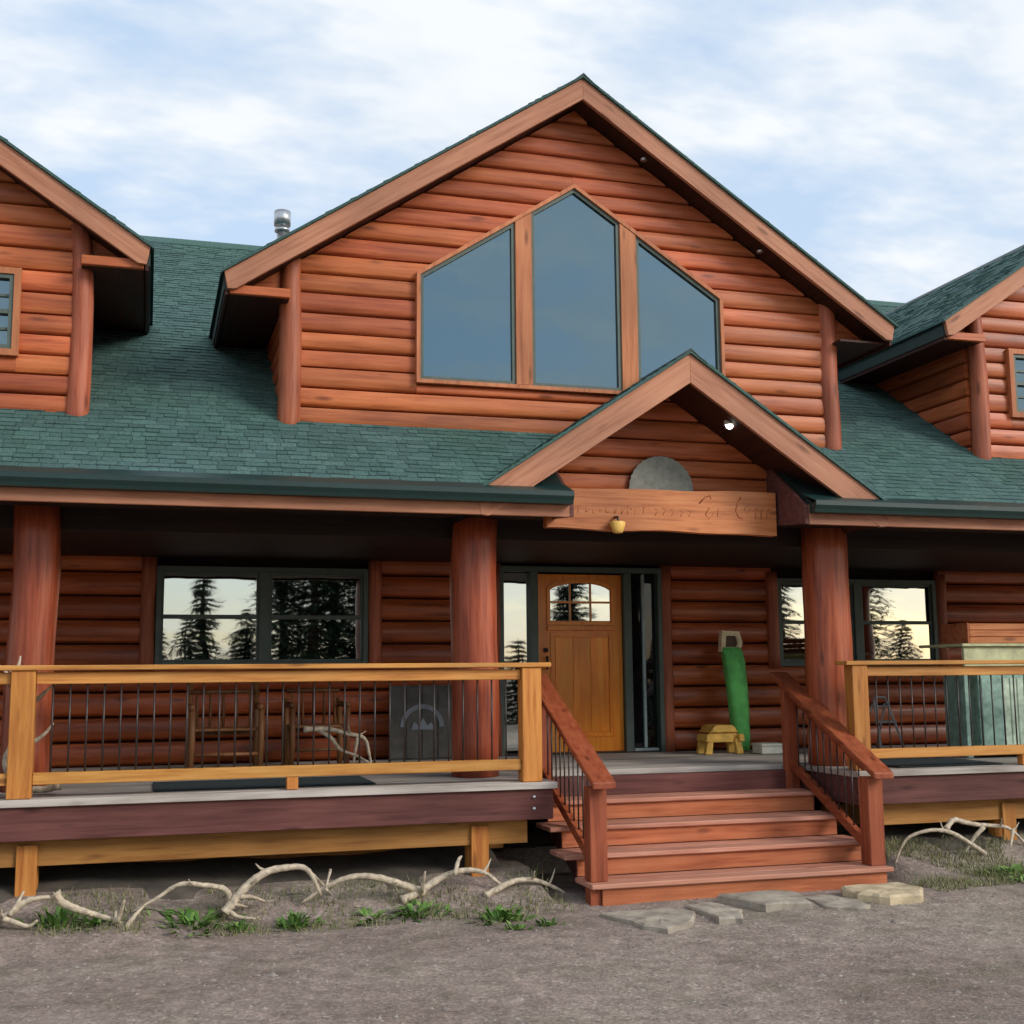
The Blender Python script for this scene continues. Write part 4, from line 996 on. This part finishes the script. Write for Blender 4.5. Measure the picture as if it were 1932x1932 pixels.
# ------------------------------------------------------------------ flagstones
def flag(pts, h, label, mat, tilt=0.0):
    cx_ = sum(p[0] for p in pts)/len(pts); cy_ = sum(p[1] for p in pts)/len(pts)
    bm = bmesh.new(); rn = random.Random(len(label)); Pp = []
    n = len(pts)
    for i in range(n):
        a = Vector(pts[i]); b = Vector(pts[(i+1) % n])
        for t in (0, 0.33, 0.66):
            q = a.lerp(b, t); Pp.append((q.x+rn.uniform(-0.03, 0.03), q.y+rn.uniform(-0.028, 0.028)))
    def zz(x, y): return gz(x, y)
    z0 = gz(cx_, cy_)
    low = [bm.verts.new((x, y, min(zz(x, y), z0)-0.03)) for x, y in Pp]
    mid = [bm.verts.new((x, y, z0+h*0.75+tilt*(y-cy_)+rn.uniform(-0.004, 0.004))) for x, y in Pp]
    inn = [bm.verts.new((cx_+(x-cx_)*0.93, cy_+(y-cy_)*0.93, z0+h+tilt*(y-cy_)+rn.uniform(-0.005, 0.005))) for x, y in Pp]
    inn2 = [bm.verts.new((cx_+(x-cx_)*0.5, cy_+(y-cy_)*0.5, z0+h*1.05+tilt*(y-cy_)*0.5+rn.uniform(-0.006, 0.006))) for x, y in Pp]
    c = bm.verts.new((cx_, cy_, z0+h*1.05)); m = len(Pp)
    for i in range(m):
        j = (i+1) % m
        for A, B in ((low, mid), (mid, inn), (inn, inn2)): bm.faces.new((A[i], A[j], B[j], B[i]))
        bm.faces.new((inn2[i], inn2[j], c))
    o = from_bm('flagstone', bm, mat, None); tag(o, label, 'stone', 'flagstones at the foot of the steps'); return o
flag([(3.42, 9.16), (3.95, 9.20), (4.10, 9.02), (3.92, 8.62), (3.66, 8.44), (3.52, 8.62)], 0.032, 'grey flagstone at the left end of the row below the steps', 'stone')
flag([(4.14, 9.22), (4.36, 9.24), (4.44, 8.92), (4.30, 8.58), (4.12, 8.62)], 0.035, 'small brownish grey flagstone second from the left below the steps', 'stone')
flag([(4.48, 9.30), (4.98, 9.36), (5.12, 9.20), (5.02, 8.86), (4.68, 8.90)], 0.05, 'thick pale grey flagstone in the middle below the steps', 'stone', 0.03)
flag([(5.14, 9.22), (5.46, 9.26), (5.50, 8.80), (5.34, 8.58), (5.14, 8.80)], 0.02, 'low greenish flagstone between the thick grey and the tan stone', 'stone')
flag([(5.52, 9.30), (6.06, 9.30), (6.16, 9.06), (6.00, 8.78), (5.64, 8.72), (5.52, 8.94)], 0.06, 'tan sandstone block at the right end below the steps', 'tanstone')

# ------------------------------------------------------------------ plants
def weed(x, y, r, h_, n, label, mat='weed'):
    n = int(n*0.5); h_ *= 0.8
    V = []; Fc = []; rn = random.Random(int((x+7)*1000+y*77)); z0 = gz(x, y)-0.005
    for _ in range(n):
        a = rn.random()*6.28; d = r*rn.random()*(0.9+0.4*sin(a*3+x)); bx_, by_ = x+d*cos(a)*1.2, y+d*sin(a)*0.9
        a2 = a+rn.uniform(-1.4, 1.4); ln = h_*rn.uniform(0.15, 0.95)*(1-0.5*d/r); out = rn.uniform(0.25, 0.9)*r; wd = rn.uniform(0.004, 0.024)
        px, py = -sin(a2)*wd, cos(a2)*wd; b = len(V); zz = gz(bx_, by_)-0.005
        V += [(bx_-px*0.4, by_-py*0.4, zz), (bx_+px*0.4, by_+py*0.4, zz),
              (bx_+cos(a2)*out*0.5+px, by_+sin(a2)*out*0.5+py, zz+ln*0.75), (bx_+cos(a2)*out*0.5-px, by_+sin(a2)*out*0.5-py, zz+ln*0.75), (bx_+cos(a2)*out, by_+sin(a2)*out, zz+ln*rn.uniform(0.75, 1.1))]
        Fc += [(b, b+1, b+2, b+3), (b+3, b+2, b+4)]
    o = from_data('weed', V, Fc, mat); return tag(o, label, 'plant', 'green weeds at the edge of the gravel')
weed(0.38, 9.62, 0.26, 0.15, 260, 'wide low weed clump under the thin arched antler')
weed(1.12, 9.52, 0.14, 0.20, 170, 'bushy bright green weed in front of the big arched antler')
weed(2.05, 9.60, 0.20, 0.13, 190, 'low green weed patch in front of the curled antler')
weed(1.72, 9.62, 0.16, 0.10, 110, 'small thin weed patch left of the low green patch')
weed(2.62, 9.22, 0.18, 0.18, 200, 'leafy weed clump left of the steps')
weed(2.90, 8.92, 0.08, 0.12, 70, 'small dark weed nearest the left flagstone')
weed(2.62, 8.86, 0.08, 0.10, 60, 'tiny dark weed in front of the leafy clump')
weed(-0.55, 9.62, 0.16, 0.22, 160, 'tall weed growing through the sloping antler')
weed(-0.28, 9.55, 0.18, 0.10, 120, 'low weed under the sloping antler')
weed(0.72, 9.55, 0.10, 0.12, 90, 'weed at the forked foot of the big antler')
weed(7.35, 9.40, 0.22, 0.16, 240, 'green weed in the grass right of the steps')
weed(7.25, 9.10, 0.14, 0.10, 120, 'small green weed at the gravel edge right of the steps')
def grass():
    V = []; Fc = []; rn = random.Random(8)
    for _ in range(15000):
        if rn.random() < 0.72: x = 6.3+rn.random()*3.2; y = 8.95+rn.random()*1.3+0.1*sin(x*3)
        else: x = -1.6+rn.random()*4.9; y = 9.35+rn.random()*0.8
        if noise.noise(Vector((x*1.7, y*1.7, 2))) < -0.15: continue
        z0 = gz(x, y)-0.004; a = rn.random()*6.28; hgt = rn.uniform(0.02, 0.085); wd = rn.uniform(0.002, 0.007); b = len(V)
        lx, ly = rn.uniform(-0.04, 0.04), rn.uniform(-0.04, 0.04)
        V += [(x-wd*cos(a), y-wd*sin(a), z0), (x+wd*cos(a), y+wd*sin(a), z0), (x+lx, y+ly, z0+hgt)]; Fc.append((b, b+1, b+2))
    return tag(from_data('dry_grass', V, Fc, 'grass'), 'thin dry grass on the bank in front of the deck', 'grass', kind='stuff')
grass()

# ------------------------------------------------------------------ spruces across the yard, behind the viewer (seen in the glass)
def spruce(x, y, H, R_, seed, label):
    rn = random.Random(seed); root = empty('spruce_tree', (x, y, 0), label, 'tree', 'spruces across the yard')
    bm = bmesh.new(); bm_tube(bm, [(0, 0, -0.2), (0.03, 0, H*0.5), (0, 0, H*0.98)], [0.02*H+0.03, 0.012*H+0.02, 0.01], 8); from_bm('trunk', bm, 'bark', root, True)
    V = []; Fc = []; z = 0.35
    while z < H:
        t = z/H; rr = R_*(1-t)**0.85*rn.uniform(0.75, 1.15)+0.05; nb = int(12+20*(1-t))
        for _ in range(nb):
            a = rn.random()*6.28; L = rr*rn.uniform(0.7, 1.15); droop = rn.uniform(0.15, 0.45)*L
            for s in range(7):
                q = (s+rn.random())/7; px, py, pz = L*q*cos(a), L*q*sin(a), z-droop*q*q
                for _k in range(2):
                    a2 = a+rn.uniform(-1.3, 1.3); l2 = 0.16+0.22*rn.random()*(1+H*0.06); wd = 0.06; b = len(V)
                    V += [(px-wd*sin(a2), py+wd*cos(a2), pz), (px+wd*sin(a2), py-wd*cos(a2), pz), (px+l2*cos(a2), py+l2*sin(a2), pz-rn.uniform(-0.02, 0.14))]
                    Fc.append((b, b+1, b+2))
        z += 0.16+0.02*H*0.3
    from_data('crown', V, Fc, 'needle', root)
    return root
TR = [(5.2, -24, 10.0, 2.8, 'tall dense spruce at the left of the dark stand'), (7.4, -24.5, 10.5, 2.8, 'tall dense spruce in the middle of the dark stand'), (9.2, -25, 9.5, 2.6, 'tall dense spruce at the right of the dark stand'),
      (3.9, -26, 4.7, 2.6, 'bushy spruce between the spire and the dense one'), (-3.6, -26, 6.2, 2.4, 'bushy spruce behind the leftmost one'), (13.2, -26, 5.4, 2.3, 'bushy spruce behind the low middle one'), (27.0, -26, 5.6, 2.3, 'bushy spruce behind the narrow one'),
      (-0.9, -25, 4.6, 2.4, 'bushy spruce at the left of the low row'), (1.6, -26, 4.5, 2.6, 'bushy spruce behind the slender spire'), (5.0, -21, 6.5, 2.4, 'dense spruce left of the broad one'), (6.7, -20, 9.5, 2.6, 'tallest dense spruce behind the broad one'), (9.0, -23, 6.5, 2.4, 'bushy spruce right of the tall dark pair'), (17.8, -25, 5.8, 2.4, 'bushy spruce behind the door tree'), (23.2, -23, 4.4, 2.2, 'bushy spruce left of the narrow one'), (33.5, -23, 4.4, 2.3, 'bushy spruce at the far right end'),
      (2.0, -20, 7.2, 0.9, 'slender spruce spire straight behind the yard'), (5.6, -17, 8.5, 2.3, 'broad spruce right of the slender spire'), (7.7, -18.5, 9.0, 2.2, 'tall dark spruce beside the broad one'),
      (0.2, -22, 4.0, 1.6, 'young spruce left of the slender spire'), (3.6, -22, 3.8, 1.7, 'young spruce right of the slender spire'), (-3.0, -21, 5.2, 1.7, 'leftmost spruce of the row'),
      (11.0, -20, 3.6, 1.6, 'low bushy spruce in the middle of the row'), (14.6, -22, 3.4, 1.5, 'low spruce seen in the side light'), (16.0, -19, 8.0, 1.5, 'spruce reflected in the door light'),
      (20.5, -20, 4.0, 1.8, 'short spruce right of the door tree'), (25.6, -20, 8.6, 1.2, 'narrow spruce reflected in the right window'), (31.2, -22, 9.0, 1.9, 'rightmost tall spruce of the row'), (28.2, -23, 3.6, 1.8, 'low spruce between the two right hand spires')]
for i, (x, y, H, R_, lab) in enumerate(TR): spruce(x, y, H, R_, 100+i, lab)
